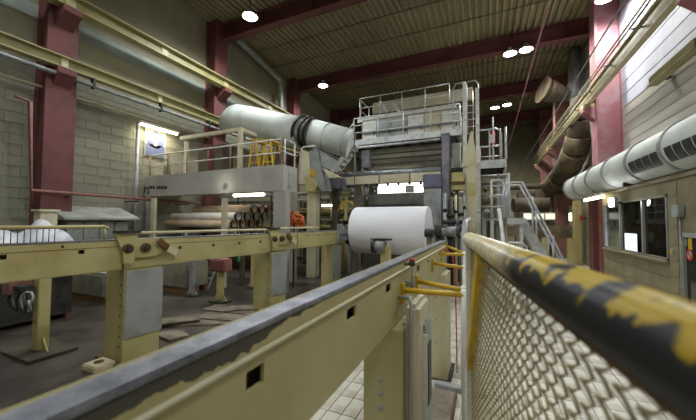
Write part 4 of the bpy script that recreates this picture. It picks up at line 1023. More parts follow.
# dark machinery between roll and column: pipes, cylinders and valves
rnd = random.Random(4)
for i, (u, vt, r_, m_, lb) in enumerate(((445, 193, .05, 'steel_grey', 'grey standing pipe left of the ochre housing stem'), (450.5, 200, .08, 'steel_dark', 'thick dark cylinder beside the grey pillar'), (456, 195, .04, 'cream', 'thin cream pipe below the ochre housing'), (461, 198, .06, 'machine_grey', 'olive pipe left of the cream column'), (464.5, 190, .035, 'steel_bright', 'bright thin rod left of the cream column'))):
    p = P(u, 230, Y=10.4 + .12 * i); zt = PZ(u, vt, p.y)
    t = thing('standing_pipe', lb, 'pipe', (p.x, p.y, 0), 'pipes beside the cream column')
    obj('tube', tube(nbm(), [(p.x, p.y, 0), (p.x, p.y, zt)], r_, 10), m_, t)
    for q in (.55, .8): obj('fitting', tube(nbm(), [(p.x, p.y, zt * q), (p.x, p.y, zt * q + .1)], r_ * 1.6, 10), 'steel_dark', t)
for i, (v, lb) in enumerate(((222, 'upper dark cross pipe beside the roll end'), (229, 'lower dark cross pipe beside the roll end'))):
    a_, c_ = P(443, v, Y=10.2), P(466, v, Y=10.2); t = thing('cross_pipe', lb, 'pipe', (a_.x, 10.2, a_.z))
    obj('tube', tube(nbm(), [(a_.x, 10.2, a_.z), (c_.x, 10.2, a_.z)], .07, 10), 'steel_dark', t); obj('flange', tube(nbm(), [(a_.x + .4, 10.2, a_.z), (a_.x + .5, 10.2, a_.z)], .12, 12), 'slate_blue', t)
    obj('bracket', bx(nbm(), c_.x - .03, c_.x + .03, 10.2, 11.0, a_.z - .03, a_.z + .03), 'steel_dark', t)

# left support of the machine: hopper-like platform end, post and slate box
HY = 9.9
t = thing('operator_stand', 'angular grey and cream operator stand on a post left of the cross beam', 'operator stand', (PX(308, HY), HY, 0))
x0, x1, z0, z1 = rect(304, 313, 188, 245, HY); obj('post', bx(nbm(), x0, x1, HY + .2, HY + .5, 0, z1), 'cream', t)
b = nbm(); prism(b, [P(298, 184, Y=HY), P(311, 184, Y=HY), P(309, 152, Y=HY), P(301, 150, Y=HY)], (0, .6, 0)); obj('cream_panel', b, 'cream', t)
b = nbm(); prism(b, [P(309, 152, Y=HY - .02), P(317, 147, Y=HY - .02), P(322, 172, Y=HY - .02), P(326, 190, Y=HY - .02), P(320, 190, Y=HY - .02), P(311, 172, Y=HY - .02)], (0, .5, 0)); obj('grey_panel', b, 'steel_grey', t)
b = nbm(); prism(b, [P(318, 147.5, Y=HY), P(338, 159, Y=HY), P(338, 172, Y=HY), P(323, 167, Y=HY)], (0, .06, 0)); obj('side_sheet', b, 'plate_grey', t)
b = nbm(); prism(b, [P(310, 168, Y=HY - .04), P(316, 172, Y=HY - .04), P(315, 177, Y=HY - .04), P(310, 175, Y=HY - .04)], (0, .04, 0)); obj('ochre_patch', b, 'safety_yellow', t)
b = nbm(); prism(b, [P(304, 176, Y=HY - .03), P(314, 177, Y=HY - .03), P(318, 184, Y=HY - .03), P(314, 192, Y=HY - .03), P(306, 190, Y=HY - .03)], (0, .5, 0)); obj('knuckle', b, 'beige_old', t)
b = nbm(); prism(b, [P(322, 168, Y=HY - .03), P(340, 177, Y=HY - .03), P(329, 178, Y=HY - .03)], (0, .3, 0)); obj('cream_wedge', b, 'cream', t)
for u in (327,): a_, c_ = P(318, 148, Y=HY), P(338, 160, Y=HY); obj('edge_bar', bar(nbm(), a_, c_, .04, .04), 'steel_dark', t)
b = nbm(); tube(b, [P(298, 184, Y=HY - .05), P(301, 152, Y=HY - .05), P(303, 147, Y=HY - .05), P(316, 146, Y=HY - .05)], .03, 8); obj('hand_rail', b, 'white_paint', t)
t, x0, x1, z0, z1 = frame_piece('drive_box', 'slate violet square drive box at the left end of the cross beam', 'drive box', 328, 342, 178, 190, 10.6, .4, 'slate_blue')
obj('front_cover', bx(nbm(), x0 + .06, x1 - .06, 10.57, 10.6, z0 + .06, z1 - .06, .01), 'violet_grey', t); obj('bracket', bx(nbm(), x0 + .1, x0 + .35, 10.75, 10.95, 0, z0), 'machine_dark', t)
# stair up to the lower walkway
SY = 11.5
p0, p1 = P(332, 172, Y=SY), P(354, 143, Y=SY)
t = thing('walkway_stair', 'short steep white stair up to the lower walkway', 'stairs', (p0.x, SY, p0.z))
for yy in (SY, SY + .5): obj('stringer', bar(nbm(), (p0.x, yy, p0.z), (p1.x, yy, p1.z), .05, .2), 'white_paint', t)
for i in range(6): q = (i + .5) / 6; p = p0.lerp(p1, q); obj('tread', bx(nbm(), p.x - .1, p.x + .1, SY + .026, SY + .474, p.z - .02, p.z + .02), 'steel_grey', t)
obj('hand_rail', tube(nbm(), [p0 + Vector((0, 0, .1)), p0 + Vector((.0, 0, .85)), p1 + Vector((0, 0, .85)), p1 + Vector((0, 0, .1))], .024, 8), 'galv', t)
for yy in (SY, SY + .5): obj('leg', bx(nbm(), p0.x - .04, p0.x + .04, yy - .04, yy + .04, 0, p0.z), 'machine_grey', t)
# inner frame of the winder bay: grey door-like frame and post
t, x0, x1, z0, z1 = frame_piece('machine_upright', 'violet grey upright inside the winder bay left of the roll', 'pillar', 361, 369, 150, 168, 11.7, .3, 'violet_grey')
obj('lower_post', bx(nbm(), x0 + .1, x1 - .1, 11.8, 11.95, 0, z0), 'machine_dark', t)
b = nbm(); a_, c_ = P(355, 172, Y=11.6), P(355, 148, Y=11.6); e_ = P(440, 142, Y=11.6)
tube(b, [a_, c_, (e_.x, 11.6, c_.z)], .05, 8); t = tag(obj('bay_pipe', b, 'galv'), 'thin white pipe frame along the top of the winder bay', 'pipe')
# clutter left of the roll: pipes and a yellow hose
b = nbm(); tube(b, [P(338, 212, Y=10.3), P(341, 204, Y=10.3), P(347, 201, Y=10.3), P(352, 203, Y=10.3), P(354, 206, Y=10.3)], .03, 8); tag(obj('yellow_hose', b, 'safety_yellow'), 'thin yellow hose arched left of the paper roll', 'hose')
for i, (u, m_, lb) in enumerate(((319, 'machine_grey', 'thin olive upright behind the operator stand post'), (333, 'steel_dark', 'dark upright pipe under the slate drive box'), (346, 'beige_old', 'ochre upright pipe just left of the paper roll'))):
    p = P(u, 225, Y=11.45); zz = 2.3 if u == 333 else 3.1; t = thing('standing_pipe', lb, 'pipe', (p.x, p.y, 0), 'pipes left of the paper roll'); obj('tube', tube(nbm(), [(p.x, p.y, 0), (p.x, p.y, zz)], .07, 10), m_, t); obj('fitting', tube(nbm(), [(p.x, p.y, 2.0), (p.x, p.y, 2.15)], .12, 10), 'steel_dark', t)
x0, x1, z0, z1 = rect(322, 337, 203, 207, 11.2); t = thing('fluorescent_lamp', 'small glowing strip lamp left of the paper roll', 'lamp', (x0, 11.2, z0)); obj('tube', tube(nbm(), [(x0, 11.2, z0 + .06), (x1, 11.2, z0 + .06)], .04, 8), 'tube_glow', t); obj('housing', bx(nbm(), x0 - .05, x1 + .05, 11.15, 11.25, z0 + .1, z0 + .18), 'white_paint', t); obj('bracket', bx(nbm(), x0 + .2, x0 + .24, 11.2, 12.15, z0 + .18, z0 + .22), 'steel_dark', t)

# ================================================================== RIGHT OF THE MACHINE
# high service platform with railing and fire extinguisher
GY = 12.6
x0, x1 = PX(477, GY), PX(507.5, GY); zg = PZ(492, 162, GY)
t = thing('service_platform', 'high grey service platform right of the cream column', 'platform', (x0, GY, zg - .3))
obj('fascia', bx(nbm(), x0, x1, GY, GY + .06, zg - .22, zg + .08), 'galv', t); obj('deck', bx(nbm(), x0, x1, GY + .06, GY + 1.8, zg - .06, zg), 'steel_grey', t)
obj('side_girder', bx(nbm(), x1 - .06, x1, GY + .06, GY + 1.8, zg - .22, zg - .06), 'galv', t)
for y in (GY + .6, GY + 1.2, GY + 1.74): obj('joist', bx(nbm(), x0, x1 - .06, y - .04, y + .04, zg - .22, zg - .06), 'steel_dark', t)
obj('support_post', bx(nbm(), x0 + .02, x0 + .14, GY + .3, GY + .42, 0, zg - .06), 'galv', t); obj('support_post', bx(nbm(), x1 - .3, x1 - .18, GY + 1.5, GY + 1.62, 0, zg - .22), 'galv', t)
t = thing('platform_railing', 'rounded grey tube railing of the high service platform', 'railing', (x0, GY, zg)); hg = PZ(492, 129, GY) - zg
obj('top_rail', tube(nbm(), [(x0 + .05, GY + .03, zg + hg), (x1 - .35, GY + .03, zg + hg), (x1 - .22, GY + .03, zg + hg - .06), (x1 - .17, GY + .03, zg + hg - .2), (x1 - .17, GY + .03, zg + .08)], .035, 10), 'galv', t)
obj('mid_rail', tube(nbm(), [(x0 + .05, GY + .03, zg + hg * .48), (x1 - .17, GY + .03, zg + hg * .48)], .028, 8), 'galv', t)
for q in (.05, .45, .8): obj('post', tube(nbm(), [(x0 + (x1 - x0) * q, GY + .03, zg + .08), (x0 + (x1 - x0) * q, GY + .03, zg + hg)], .026, 8), 'galv', t)
obj('end_post', tube(nbm(), [(x1 - .02, GY + .03, zg + .08), (x1 - .02, GY + .03, zg + hg + .03)], .04, 10), 'galv', t)
obj('rear_rail', tube(nbm(), [(x0 + .05, GY + 1.75, zg + 1.0), (x1 - .1, GY + 1.75, zg + 1.0)], .028, 8), 'galv', t); obj('rear_mid_rail', tube(nbm(), [(x0 + .05, GY + 1.75, zg + .55), (x1 - .1, GY + 1.75, zg + .55)], .024, 8), 'galv', t)
for q in (.1, .9): obj('rear_post', tube(nbm(), [(x0 + (x1 - x0) * q, GY + 1.75, zg + .002), (x0 + (x1 - x0) * q, GY + 1.75, zg + 1.0)], .026, 8), 'galv', t)
p = P(492.5, 146, Y=GY + .2)
t = thing('fire_extinguisher', 'red fire extinguisher on the high service platform railing', 'extinguisher', (p.x, p.y, p.z - .35))
obj('cylinder', tube(nbm(), [(p.x, p.y, p.z - .02), (p.x, p.y, p.z + .5), (p.x, p.y, p.z + .6)], .10, 14, [.10, .10, .04]), 'red_paint', t); obj('nozzle', tube(nbm(), [(p.x, p.y, p.z + .6), (p.x, p.y, p.z + .7), (p.x + .08, p.y, p.z + .68)], .025, 8), 'cable_black', t)
obj('bracket', bx(nbm(), p.x - .08, p.x + .08, GY + .05, p.y - .1, p.z + .1, p.z + .4), 'galv', t)
t = tag(obj('aerial_rod', tube(nbm(), [(p.x + .02, GY + .12, zg), (p.x + .02, GY + .12, PZ(492, 116, GY))], .03, 8), 'galv'), 'thin white mast rising above the high service platform railing', 'mast')

# lower landing with ladder and stair going down to the right
QY = 9.0
x0, x1 = PX(490, QY), PX(526, QY); zq = PZ(508, 218, QY)
t = thing('stair_landing', 'small galvanised landing at the head of the right hand stair', 'platform', (x0, QY, 0))
obj('fascia', bx(nbm(), x0 + .4, x1, QY, QY + .06, zq - .16, zq), 'galv', t); obj('deck', bx(nbm(), x0, x1, QY + .06, QY + 1.2, zq - .06, zq), 'steel_grey', t)
for x in (x0 + .05, x1 - .1):
    for y in (QY + .1, QY + 1.1): obj('leg', bx(nbm(), x - .04, x + .04, y - .04, y + .04, 0, zq - .06), 'galv', t)
railing('landing_railing', [(x0 + .05, QY + 1.15, zq), (x0 + .05, QY + .03, zq), (x1 - .5, QY + .03, zq)], 1.0, 'galvanised railing with many bars around the small landing', 'galv', .024, .22, (.3, .6, .85))
# small stair going up from the landing to the service platform
xw = PX(511, QY)
t = thing('side_walkway', 'galvanised walkway leading away behind the small landing', 'walkway', (xw, QY + 1.2, 0))
obj('deck', bx(nbm(), xw - .7, xw, QY + 1.21, QY + 10, zq - .06, zq), 'steel_grey', t); obj('edge_girder', bx(nbm(), xw, xw + .05, QY + 1.21, QY + 10, zq - .14, zq + .06), 'galv', t)
for y in (QY + 2, QY + 5, QY + 9.5): obj('leg', bx(nbm(), xw - .1, xw, y - .05, y + .05, 0.013, zq - .06), 'galv', t); obj('leg', bx(nbm(), xw - .7, xw - .6, y - .05, y + .05, 0.013, zq - .06), 'galv', t)
railing('walkway_railing', [(xw - .03, QY + .06, zq), (xw - .03, QY + 9.8, zq)], PZ(511, 173, QY) - zq, 'galvanised railing receding along the side walkway', 'galv', .026, .75, (.3, .55, .8))
# stair down
a_ = Vector((x1 - .05, QY + .3, zq)); b_ = P(566, 262, Y=QY + .3); b_ = Vector((b_.x, QY + .3, 0.02))
b_.x = a_.x + (zq / math.tan(R(65)))
t = thing('down_stair', 'galvanised stair descending to the right with bent tube hand rails', 'stairs', (b_.x, QY + .6, 0))
for yy in (QY + .3, QY + 1.0): obj('stringer', bar(nbm(), (a_.x, yy, zq - .12), (b_.x, yy, .10), .05, .24), 'galv', t)
for i in range(10): q = (i + .5) / 10; p = a_.lerp(b_, q); obj('tread', bx(nbm(), p.x - .12, p.x + .12, QY + .33, QY + .97, p.z - .03, p.z), 'steel_grey', t)
for yy in (QY + .3, QY + 1.0):
    o_ = Vector((0, yy - QY - .3, 0))
    obj('hand_rail', tube(nbm(), [a_ + o_ + Vector((-.45, 0, .1)), a_ + o_ + Vector((-.42, 0, .75)), a_ + o_ + Vector((-.25, 0, .95)), a_ + o_ + Vector((0, 0, .95)), b_ + o_ + Vector((-.1, 0, 1.05)), b_ + o_ + Vector((.05, 0, .85)), b_ + o_ + Vector((.05, 0, 0.0))], .03, 10), 'galv', t)
    for q in (.3, .65): p = a_.lerp(b_, q) + o_; obj('baluster', tube(nbm(), [p + Vector((0, 0, -.1)), p + Vector((0, 0, .97))], .022, 8), 'galv', t)
b = nbm(); zt = PZ(515, 243, 8.2); x0_, x1_ = PX(505, 8.2), PX(526, 8.2)
tube(b, [(x0_, 8.2, .013), (x0_, 8.2, zt - .08), (x0_ + .08, 8.2, zt), (x1_ - .08, 8.2, zt), (x1_, 8.2, zt - .08), (x1_, 8.2, .013)], .03, 10); tag(obj('hoop_guard', b, 'galv'), 'low galvanised hoop guard in front of the landing', 'guard rail')
p = P(505, 222, Y=8.3); t = thing('leaning_pole', 'white pole leaning against the landing left of the hoop guard', 'pole', (p.x, 8.3, 0))
obj('pole', tube(nbm(), [(p.x + .12, 8.1, .013), (p.x - .10, 8.96, PZ(501, 209, 8.96))], .045, 8), 'white_paint', t); obj('tip', tube(nbm(), [(p.x + .12, 8.1, .013), (p.x + .118, 8.107, .05)], .05, 8), 'rubber', t)
# timber-like gantry beam behind the stair and yellow sloping pieces
x0, x1 = PX(480, 16), PX(572, 16)
t = thing('pipe_gantry', 'brown beam gantry behind the right hand stair', 'gantry', (x0, 16, 0)); zg2 = PZ(530, 226, 16)
obj('beam', bx(nbm(), x0, x1, 16, 16.3, zg2 - .5, zg2), 'duct_wrap', t)
for u in (483, 545, 571): x = PX(u, 16); obj('post', bx(nbm(), x - .14, x + .14, 16.02, 16.28, 0, zg2 - .5), 'beige_old', t)
for i in range(3):
    x0_, x1_, z0_, z1_ = rect(524 + 11 * i, 533 + 11 * i, 214, 219, 17.4)
    t = thing('strip_light', 'bright strip of the far row behind the stair, %s of three' % ('left one', 'middle one', 'right one')[i], 'lamp', (x0_, 17.4, z0_), 'bright strips behind the stair')
    obj('diffuser', bx(nbm(), x0_, x1_, 17.4, 17.46, z0_, z1_), 'dim_strip', t); obj('housing', bx(nbm(), x0_ - .02, x1_ + .02, 17.46, 17.6, z0_ - .05, z1_ + .05), 'white_paint', t); obj('post', bx(nbm(), (x0_ + x1_) / 2 - .04, (x0_ + x1_) / 2 + .04, 17.5, 17.58, 0, z0_ - .05), 'machine_dark', t)
# orange-brown pipes and dark process gear behind the stair
for i, (u0, v0, u1, v1, Y, r_, m_, lb) in enumerate(((478, 203, 503, 197, 14.2, .15, 'duct_wrap', 'fat tan pipe left of the landing'), (486, 210, 495, 222, 14.0, .1, 'plate_grey', 'slanted grey pipe under the fat tan pipe'), (513, 205, 548, 205, 18, .36, 'duct_brown', 'fat brown pipe behind the landing railing'))):
    a_, c_ = P(u0, v0, Y=Y), P(u1, v1, Y=Y + .3); t = thing('process_pipe', lb, 'pipe', (a_.x, Y, 0), 'pipes behind the stair')
    obj('run', tube(nbm(), [a_, c_], r_, 16), m_, t); obj('flange', ring(nbm(), a_.lerp(c_, .5), c_ - a_, r_ * 1.25, r_ * .98, .08, 16), 'steel_grey', t); obj('support', bx(nbm(), a_.x + .05, a_.x + .15, Y - .05, Y + .05, 0, a_.z - r_ * .7), 'machine_dark', t)
x0, x1 = PX(478, 20), PX(546, 20)
t = thing('dryer_section', 'dim dark machine section far behind the stair', 'machine', (x0, 20, 0))
for i in range(5):
    a_ = x0 + (x1 - x0) * i / 5; obj('cover', bx(nbm(), a_ + .05, a_ + (x1 - x0) / 5 - .05, 20, 21, 0, 3.6 + .3 * (i % 2), .05), ('duct_brown', 'machine_dark', 'machine_grey')[i % 3], t)
obj('top_pipe', tube(nbm(), [(x0, 20.3, 4.15), (x1, 20.3, 4.15)], .16, 14), 'machine_dark', t)
for q in (.1, .9): obj('pipe_rest', bx(nbm(), x0 + (x1 - x0) * q - .1, x0 + (x1 - x0) * q + .1, 20.2, 20.4, 3.6, 4.0), 'machine_dark', t)

# ================================================================== RIGHT WALL EQUIPMENT
# control room box with window and door
CX, CYA, CYB, CZ = 3.5, 3.0, 12.75, 3.0
wy0, wy1 = P(668.5, 230, X=CX).y, P(605, 230, X=CX).y
wz0, wz1 = H - .227 * CX, H + .176 * CX
dy0, dy1 = 5.9, P(682, 240, X=CX).y; dzt = P(683, 233, X=CX).z
cr_ = struct('wall_control_room', bx(nbm(), XR - 1.3, XR - .06, CYB - .1, CYB, 0.02, CZ), 'room_wall', label='tan wall of the control room built along the right side')
ys = [CYA, dy0, dy1, wy0, wy1, CYB - .1]; zs = [.02, wz0, dzt, wz1, CZ]
b = nbm(); zs2 = sorted(zs); hl = [(1, j) for j in range(4) if zs2[j + 1] <= dzt + 1e-6] + [(3, j) for j in range(4) if zs2[j] >= wz0 - 1e-6 and zs2[j + 1] <= wz1 + 1e-6]
pierced(b, (CX, 0, 0), (0, 1, 0), (0, 0, 1), (.1, 0, 0), ys, zs2, hl); obj('room_front', b, 'room_wall', cr_)
obj('room_roof', bx(nbm(), CX - .05, XR - .06, CYA, CYB + .05, CZ, CZ + .08), 'room_wall', cr_); obj('room_end', bx(nbm(), CX + .1, XR - .06, CYA, CYA + .1, .02, CZ), 'room_wall', cr_)
obj('room_back', bx(nbm(), XR - .12, XR - .06, CYA + .1, CYB - .1, .02, CZ), 'machine_dark', cr_)
for k in range(1, 9):
    for ya, yb in ((dy1 + .12, wy0 - .05), (wy1 + .05, CYB)): obj('board', bx(nbm(), CX - .012, CX, ya, yb, k * .33 + .01, k * .33 + .32), 'room_wall', cr_)
for k in range(1, 4): obj('board', bx(nbm(), CX - .012, CX, wy0 - .05, wy1 + .05, k * .32 + .01, k * .32 + .31), 'room_wall', cr_)
wn = bpy.data.objects.new('window_1', None); COL.objects.link(wn); wn.location = (CX, wy0, wz0); WLOC[wn.name] = Vector((CX, wy0, wz0)); wn['kind'] = 'structure'; wn['label'] = 'three pane control room window on the right'
wd_ = (wy1 - wy0) / 3
for yy in (wy0, wy1 - .06): obj('window_frame', bx(nbm(), CX - .02, CX + .08, yy, yy + .05, wz0, wz1), 'steel_grey', wn)
for zz in (wz0, wz1 - .05): obj('window_frame', bx(nbm(), CX - .02, CX + .08, wy0, wy1, zz, zz + .05), 'machine_grey', wn)
def glass(name):
    m = bpy.data.materials.new(name); m.use_nodes = True; MATS[name] = m; nt = m.node_tree; nt.nodes.remove(nt.nodes['Principled BSDF'])
    g1 = nt.nodes.new('ShaderNodeBsdfTransparent'); g1.inputs[0].default_value = (.5, .55, .54, 1); g2 = nt.nodes.new('ShaderNodeBsdfGlossy'); g2.inputs['Roughness'].default_value = .03
    fr = nt.nodes.new('ShaderNodeFresnel'); fr.inputs[0].default_value = 1.5; mx = nt.nodes.new('ShaderNodeMixShader')
    ge = nt.nodes.new('ShaderNodeNewGeometry'); iv = nt.nodes.new('ShaderNodeMath'); iv.operation = 'SUBTRACT'; iv.inputs[0].default_value = 1.0; nt.links.new(ge.outputs['Backfacing'], iv.inputs[1]); mu = nt.nodes.new('ShaderNodeMath'); mu.operation = 'MULTIPLY'; nt.links.new(iv.outputs[0], mu.inputs[0]); nt.links.new(fr.outputs[0], mu.inputs[1]); nt.links.new(mu.outputs[0], mx.inputs[0]); nt.links.new(g1.outputs[0], mx.inputs[1]); nt.links.new(g2.outputs[0], mx.inputs[2]); nt.links.new(mx.outputs[0], nt.nodes['Material Output'].inputs[0])
glass('pane_glass')
m1, m2 = P(634.5, 230, X=CX).y, P(619, 230, X=CX).y
for yy in (P(643, 230, X=CX).y, P(620.5, 230, X=CX).y): obj('mullion', bx(nbm(), CX - .02, CX + .08, yy - .035, yy + .035, wz0, wz1), 'frame_alu', wn)
cuts = [wy0 + .06, P(643, 230, X=CX).y, P(620.5, 230, X=CX).y, wy1 - .06]
for a_, c_ in zip(cuts, cuts[1:]): obj('pane', bx(nbm(), CX + .03, CX + .036, a_ + .03, c_ - .03, wz0 + .05, wz1 - .05), 'pane_glass', wn)
obj('window_sill', bx(nbm(), CX - .08, CX + .1, wy0 - .05, wy1 + .05, wz0 - .05, wz0), 'room_wall', wn)
# inside: glowing screen wall and desk
a_, c_ = P(623.5, 233, X=CX + .5), P(636.5, 252, X=CX + .5)
t = thing('monitor', 'bright white screen glowing inside the control room', 'monitor', (CX + .5, a_.y, c_.z))
obj('screen', bx(nbm(), CX + .5, CX + .52, c_.y, a_.y, c_.z, a_.z), 'screen_white', t); obj('bezel', bx(nbm(), CX + .52, CX + .56, c_.y - .03, a_.y + .03, c_.z - .03, a_.z + .03), 'steel_dark', t); obj('stand', bx(nbm(), CX + .56, CX + .62, (a_.y + c_.y) / 2 - .1, (a_.y + c_.y) / 2 + .1, c_.z - .16, c_.z + .2), 'steel_dark', t)
t = thing('control_desk', 'dark control desk behind the control room window', 'desk', (CX + .6, 9, .02)); obj('top', bx(nbm(), CX + .3, CX + 1.1, wy0, wy1, c_.z - .2, c_.z - .16), 'machine_dark', t); obj('front', bx(nbm(), CX + .35, CX + .4, wy0, wy1, .02, c_.z - .2), 'machine_dark', t); obj('side', bx(nbm(), CX + .4, CX + 1.1, wy0, wy0 + .05, .02, c_.z - .2), 'machine_dark', t)
a_ = P(652, 240, X=CX + .5); t = thing('desk_lamp', 'small pale glow of an instrument beside the control room screen', 'instrument', (a_.x, a_.y, c_.z - .16)); obj('face', bx(nbm(), CX + .48, CX + .5, a_.y - .14, a_.y + .14, a_.z - .05, a_.z + .2), 'plate_grey', t); obj('body', bx(nbm(), CX + .5, CX + .8, a_.y - .16, a_.y + .16, c_.z - .16, a_.z + .22), 'steel_dark', t)
# door
dn = bpy.data.objects.new('door_1', None); COL.objects.link(dn); dn.location = (CX, dy0, .02); WLOC[dn.name] = Vector((CX, dy0, .02)); dn['kind'] = 'structure'; dn['label'] = 'dark glazed control room door with stickers'
obj('door_frame', bx(nbm(), CX - .03, CX + .1, dy1 - .08, dy1 + .02, .02, dzt), 'frame_alu', dn); obj('door_frame', bx(nbm(), CX - .03, CX + .1, dy0, dy1 + .02, dzt - .08, dzt + .01), 'frame_alu', dn); obj('door_frame', bx(nbm(), CX - .03, CX + .1, dy0 - .02, dy0 + .08, .02, dzt), 'frame_alu', dn)
lf = obj('door_leaf', bx(nbm(), CX + .02, CX + .06, dy0 + .08, dy1 - .08, .03, dzt - .08), 'window_dark', dn)
def on_door(u, v): return P(u, v, X=CX + .02)
for (u0, u1, v0, v1, m_) in ((688.2, 692.4, 238, 250, 'sign_yellow'), (684, 687, 239, 246, 'plate_grey')):
    a_, c_ = on_door(u0, v0), on_door(u1, v1); obj('sticker', bx(nbm(), CX + .014, CX + .02, a_.y, c_.y, c_.z, a_.z), m_, lf)
a_ = on_door(690, 255); obj('round_sticker', ring(nbm(), (CX + .016, a_.y, a_.z), (1, 0, 0), .11, .075, .008, 20), 'sign_red', lf); obj('round_face', tube(nbm(), [(CX + .014, a_.y, a_.z), (CX + .02, a_.y, a_.z)], .074, 18), 'sign_white', lf)
obj('round_bar', bar(nbm(), (CX + .010, a_.y - .05, a_.z - .05), (CX + .010, a_.y + .05, a_.z + .05), .006, .022), 'sign_red', lf)
a_ = P(672, 252, X=CX - .03); t = thing('push_button', 'small yellow call button between window and door', 'button', a_); obj('plate', bx(nbm(), CX - .03, CX - .012, a_.y - .05, a_.y + .05, a_.z - .08, a_.z + .08), 'plate_grey', t); obj('button', tube(nbm(), [(CX - .03, a_.y, a_.z), (CX - .05, a_.y, a_.z)], .04, 12), 'sign_yellow', t)
a_ = P(675, 211, X=CX - .1); t = thing('junction_box', 'small grey junction box between the window and the door top', 'electrical box', a_); obj('box', bx(nbm(), CX - .11, CX - .012, a_.y - .12, a_.y + .12, a_.z - .12, a_.z + .12, .01), 'plate_grey', t); obj('conduit', tube(nbm(), [(CX - .03, a_.y, a_.z - .12), (CX - .03, a_.y, .02)], .018, 8), 'steel_grey', t)
# flood lamp at window corner
a_ = P(612, 203, X=CX - .25); t = thing('flood_lamp', 'bright small flood lamp at the upper left window corner', 'lamp', a_); obj('glow', bx(nbm(), a_.x - .05, a_.x - .03, a_.y - .22, a_.y + .10, a_.z - .1, a_.z + .13), 'lamp_glow', t); obj('body', bx(nbm(), a_.x - .03, a_.x + .06, a_.y - .26, a_.y + .14, a_.z - .13, a_.z + .16, .02), 'steel_grey', t); obj('arm', bx(nbm(), a_.x + .06, CX - .012, a_.y - .03, a_.y + .03, a_.z - .02, a_.z + .02), 'steel_dark', t)
l = bpy.data.lights.new('flood_light', 'POINT'); l.energy = 8; l.shadow_soft_size = .12; lo = bpy.data.objects.new('flood_light', l); COL.objects.link(lo); lo.parent = t; lo.location = (-.15, 0, 0)
# things left of the control room: red post, doors, exit light
for i, (u, m_, wd_, lb) in enumerate(((594.5, 'red_paint', .3, 'red painted column foot left of the control room window'), (577, 'cream', .25, 'cream post left of the red column foot'))):
    p = P(u, 230, X=4.0 if i == 0 else 4.1); t = thing('wall_post', lb, 'post', (p.x, p.y, 0)); obj('shaft', bx(nbm(), p.x - .12, p.x + .12, p.y - wd_, p.y + wd_, .02, 3.2), 'red_steel' if i == 0 else 'beige_old', t); obj('foot', bx(nbm(), p.x - .2, p.x + .2, p.y - wd_ - .05, p.y + wd_ + .05, 0.013, .04), 'rust', t)
p = P(570, 217, X=4.1); t = thing('emergency_light', 'pale green emergency light by the cream post', 'lamp', p); obj('glow', bx(nbm(), p.x - .04, p.x, p.y - .35, p.y + .05, p.z - .2, p.z + .2), 'exit_glow', t); obj('case', bx(nbm(), p.x, p.x + .12, p.y - .4, p.y + .1, p.z - .25, p.z + .25), 'white_paint', t); obj('bracket', bx(nbm(), p.x + .12, XR - .5, p.y - .1, p.y, p.z - .04, p.z + .04), 'steel_dark', t)
p = P(581, 218, X=4.2); t = thing('fire_alarm', 'small red alarm box on the tan wall left of the red foot', 'alarm', p); obj('box', bx(nbm(), p.x - .05, p.x + .05, p.y - .12, p.y + .12, p.z - .12, p.z + .12, .01), 'red_paint', t); obj('face', bx(nbm(), p.x - .06, p.x - .05, p.y - .05, p.y + .05, p.z - .05, p.z + .05), 'sign_white', t); obj('bracket', bx(nbm(), p.x + .05, XR - .5, p.y - .03, p.y + .03, p.z - .03, p.z + .03), 'steel_dark', t)
t = struct('wall_right_tan', bx(nbm(), XR - .5, XR - .06, 13.5, 22, .02, 3.1), 'room_wall', label='tan low wall beyond the control room')
# long round duct over the control room
ddx, ddz, ddr = 3.62, 3.60, .50
t = thing('air_duct', 'long round grey white duct with rings along the right wall', 'duct', (ddx, 10, ddz - ddr))
obj('pipe', tube(nbm(), [(ddx, 2.5, ddz), (ddx, 16.4, ddz)], ddr, 32), 'duct_white', t)
for y in (5.2, 6.6, 8.05, 9.7, 11.4, 13.1, 14.8, 16.4): obj('ring', ring(nbm(), (ddx, y, ddz), (0, 1, 0), ddr + .035, ddr - .01, .09, 32), 'steel_grey', t)
# dark grille fields on the lower aisle side between rings
ye = (5.2, 6.6, 8.05, 9.7)
for y0_, y1_ in zip(ye, ye[1:]):
    for k in range(4):
        ya = y0_ + .12 + k * (y1_ - y0_ - .24) / 4; yb = ya + (y1_ - y0_ - .24) / 4 - .05
        b = nbm(); n = 6; L = []
        for q in range(n + 1):
            an = R(186 + 34 * q / n); cq, sq = math.cos(an), math.sin(an)
            L.append([b.verts.new((ddx + r_ * cq, yy, ddz + r_ * sq)) for r_ in (ddr + .004, ddr + .012) for yy in (ya, yb)])
        for q in range(n):
            A_, B_ = L[q], L[q + 1]
            b.faces.new((A_[2], A_[3], B_[3], B_[2])); b.faces.new((A_[0], B_[0], B_[1], A_[1])); b.faces.new((A_[0], A_[2], B_[2], B_[0])); b.faces.new((A_[1], B_[1], B_[3], A_[3]))
        b.faces.new(L[0][:2] + L[0][3:1:-1]); b.faces.new(L[n][:2] + L[n][3:1:-1])
        obj('grille', b, 'steel_dark', t)
for y in (4, 7.3, 10.5): obj('saddle', bx(nbm(), ddx - .3, ddx + .3, y - .04, y + .04, CZ + .08, ddz - ddr + .08), 'steel_dark', t)
for y in (14, 16): obj('hanger', bx(nbm(), ddx + .3, XR - .05, y - .04, y + .04, ddz - .04, ddz + .04), 'steel_dark', t)
p0, p1 = P(585, 197, X=ddx - .3), P(603, 194, X=ddx - .3)
t = thing('strip_light', 'glowing strip lamp hanging under the round duct', 'lamp', (p0.x, p0.y, p0.z)); zz = (p0.z + p1.z) / 2 - .1
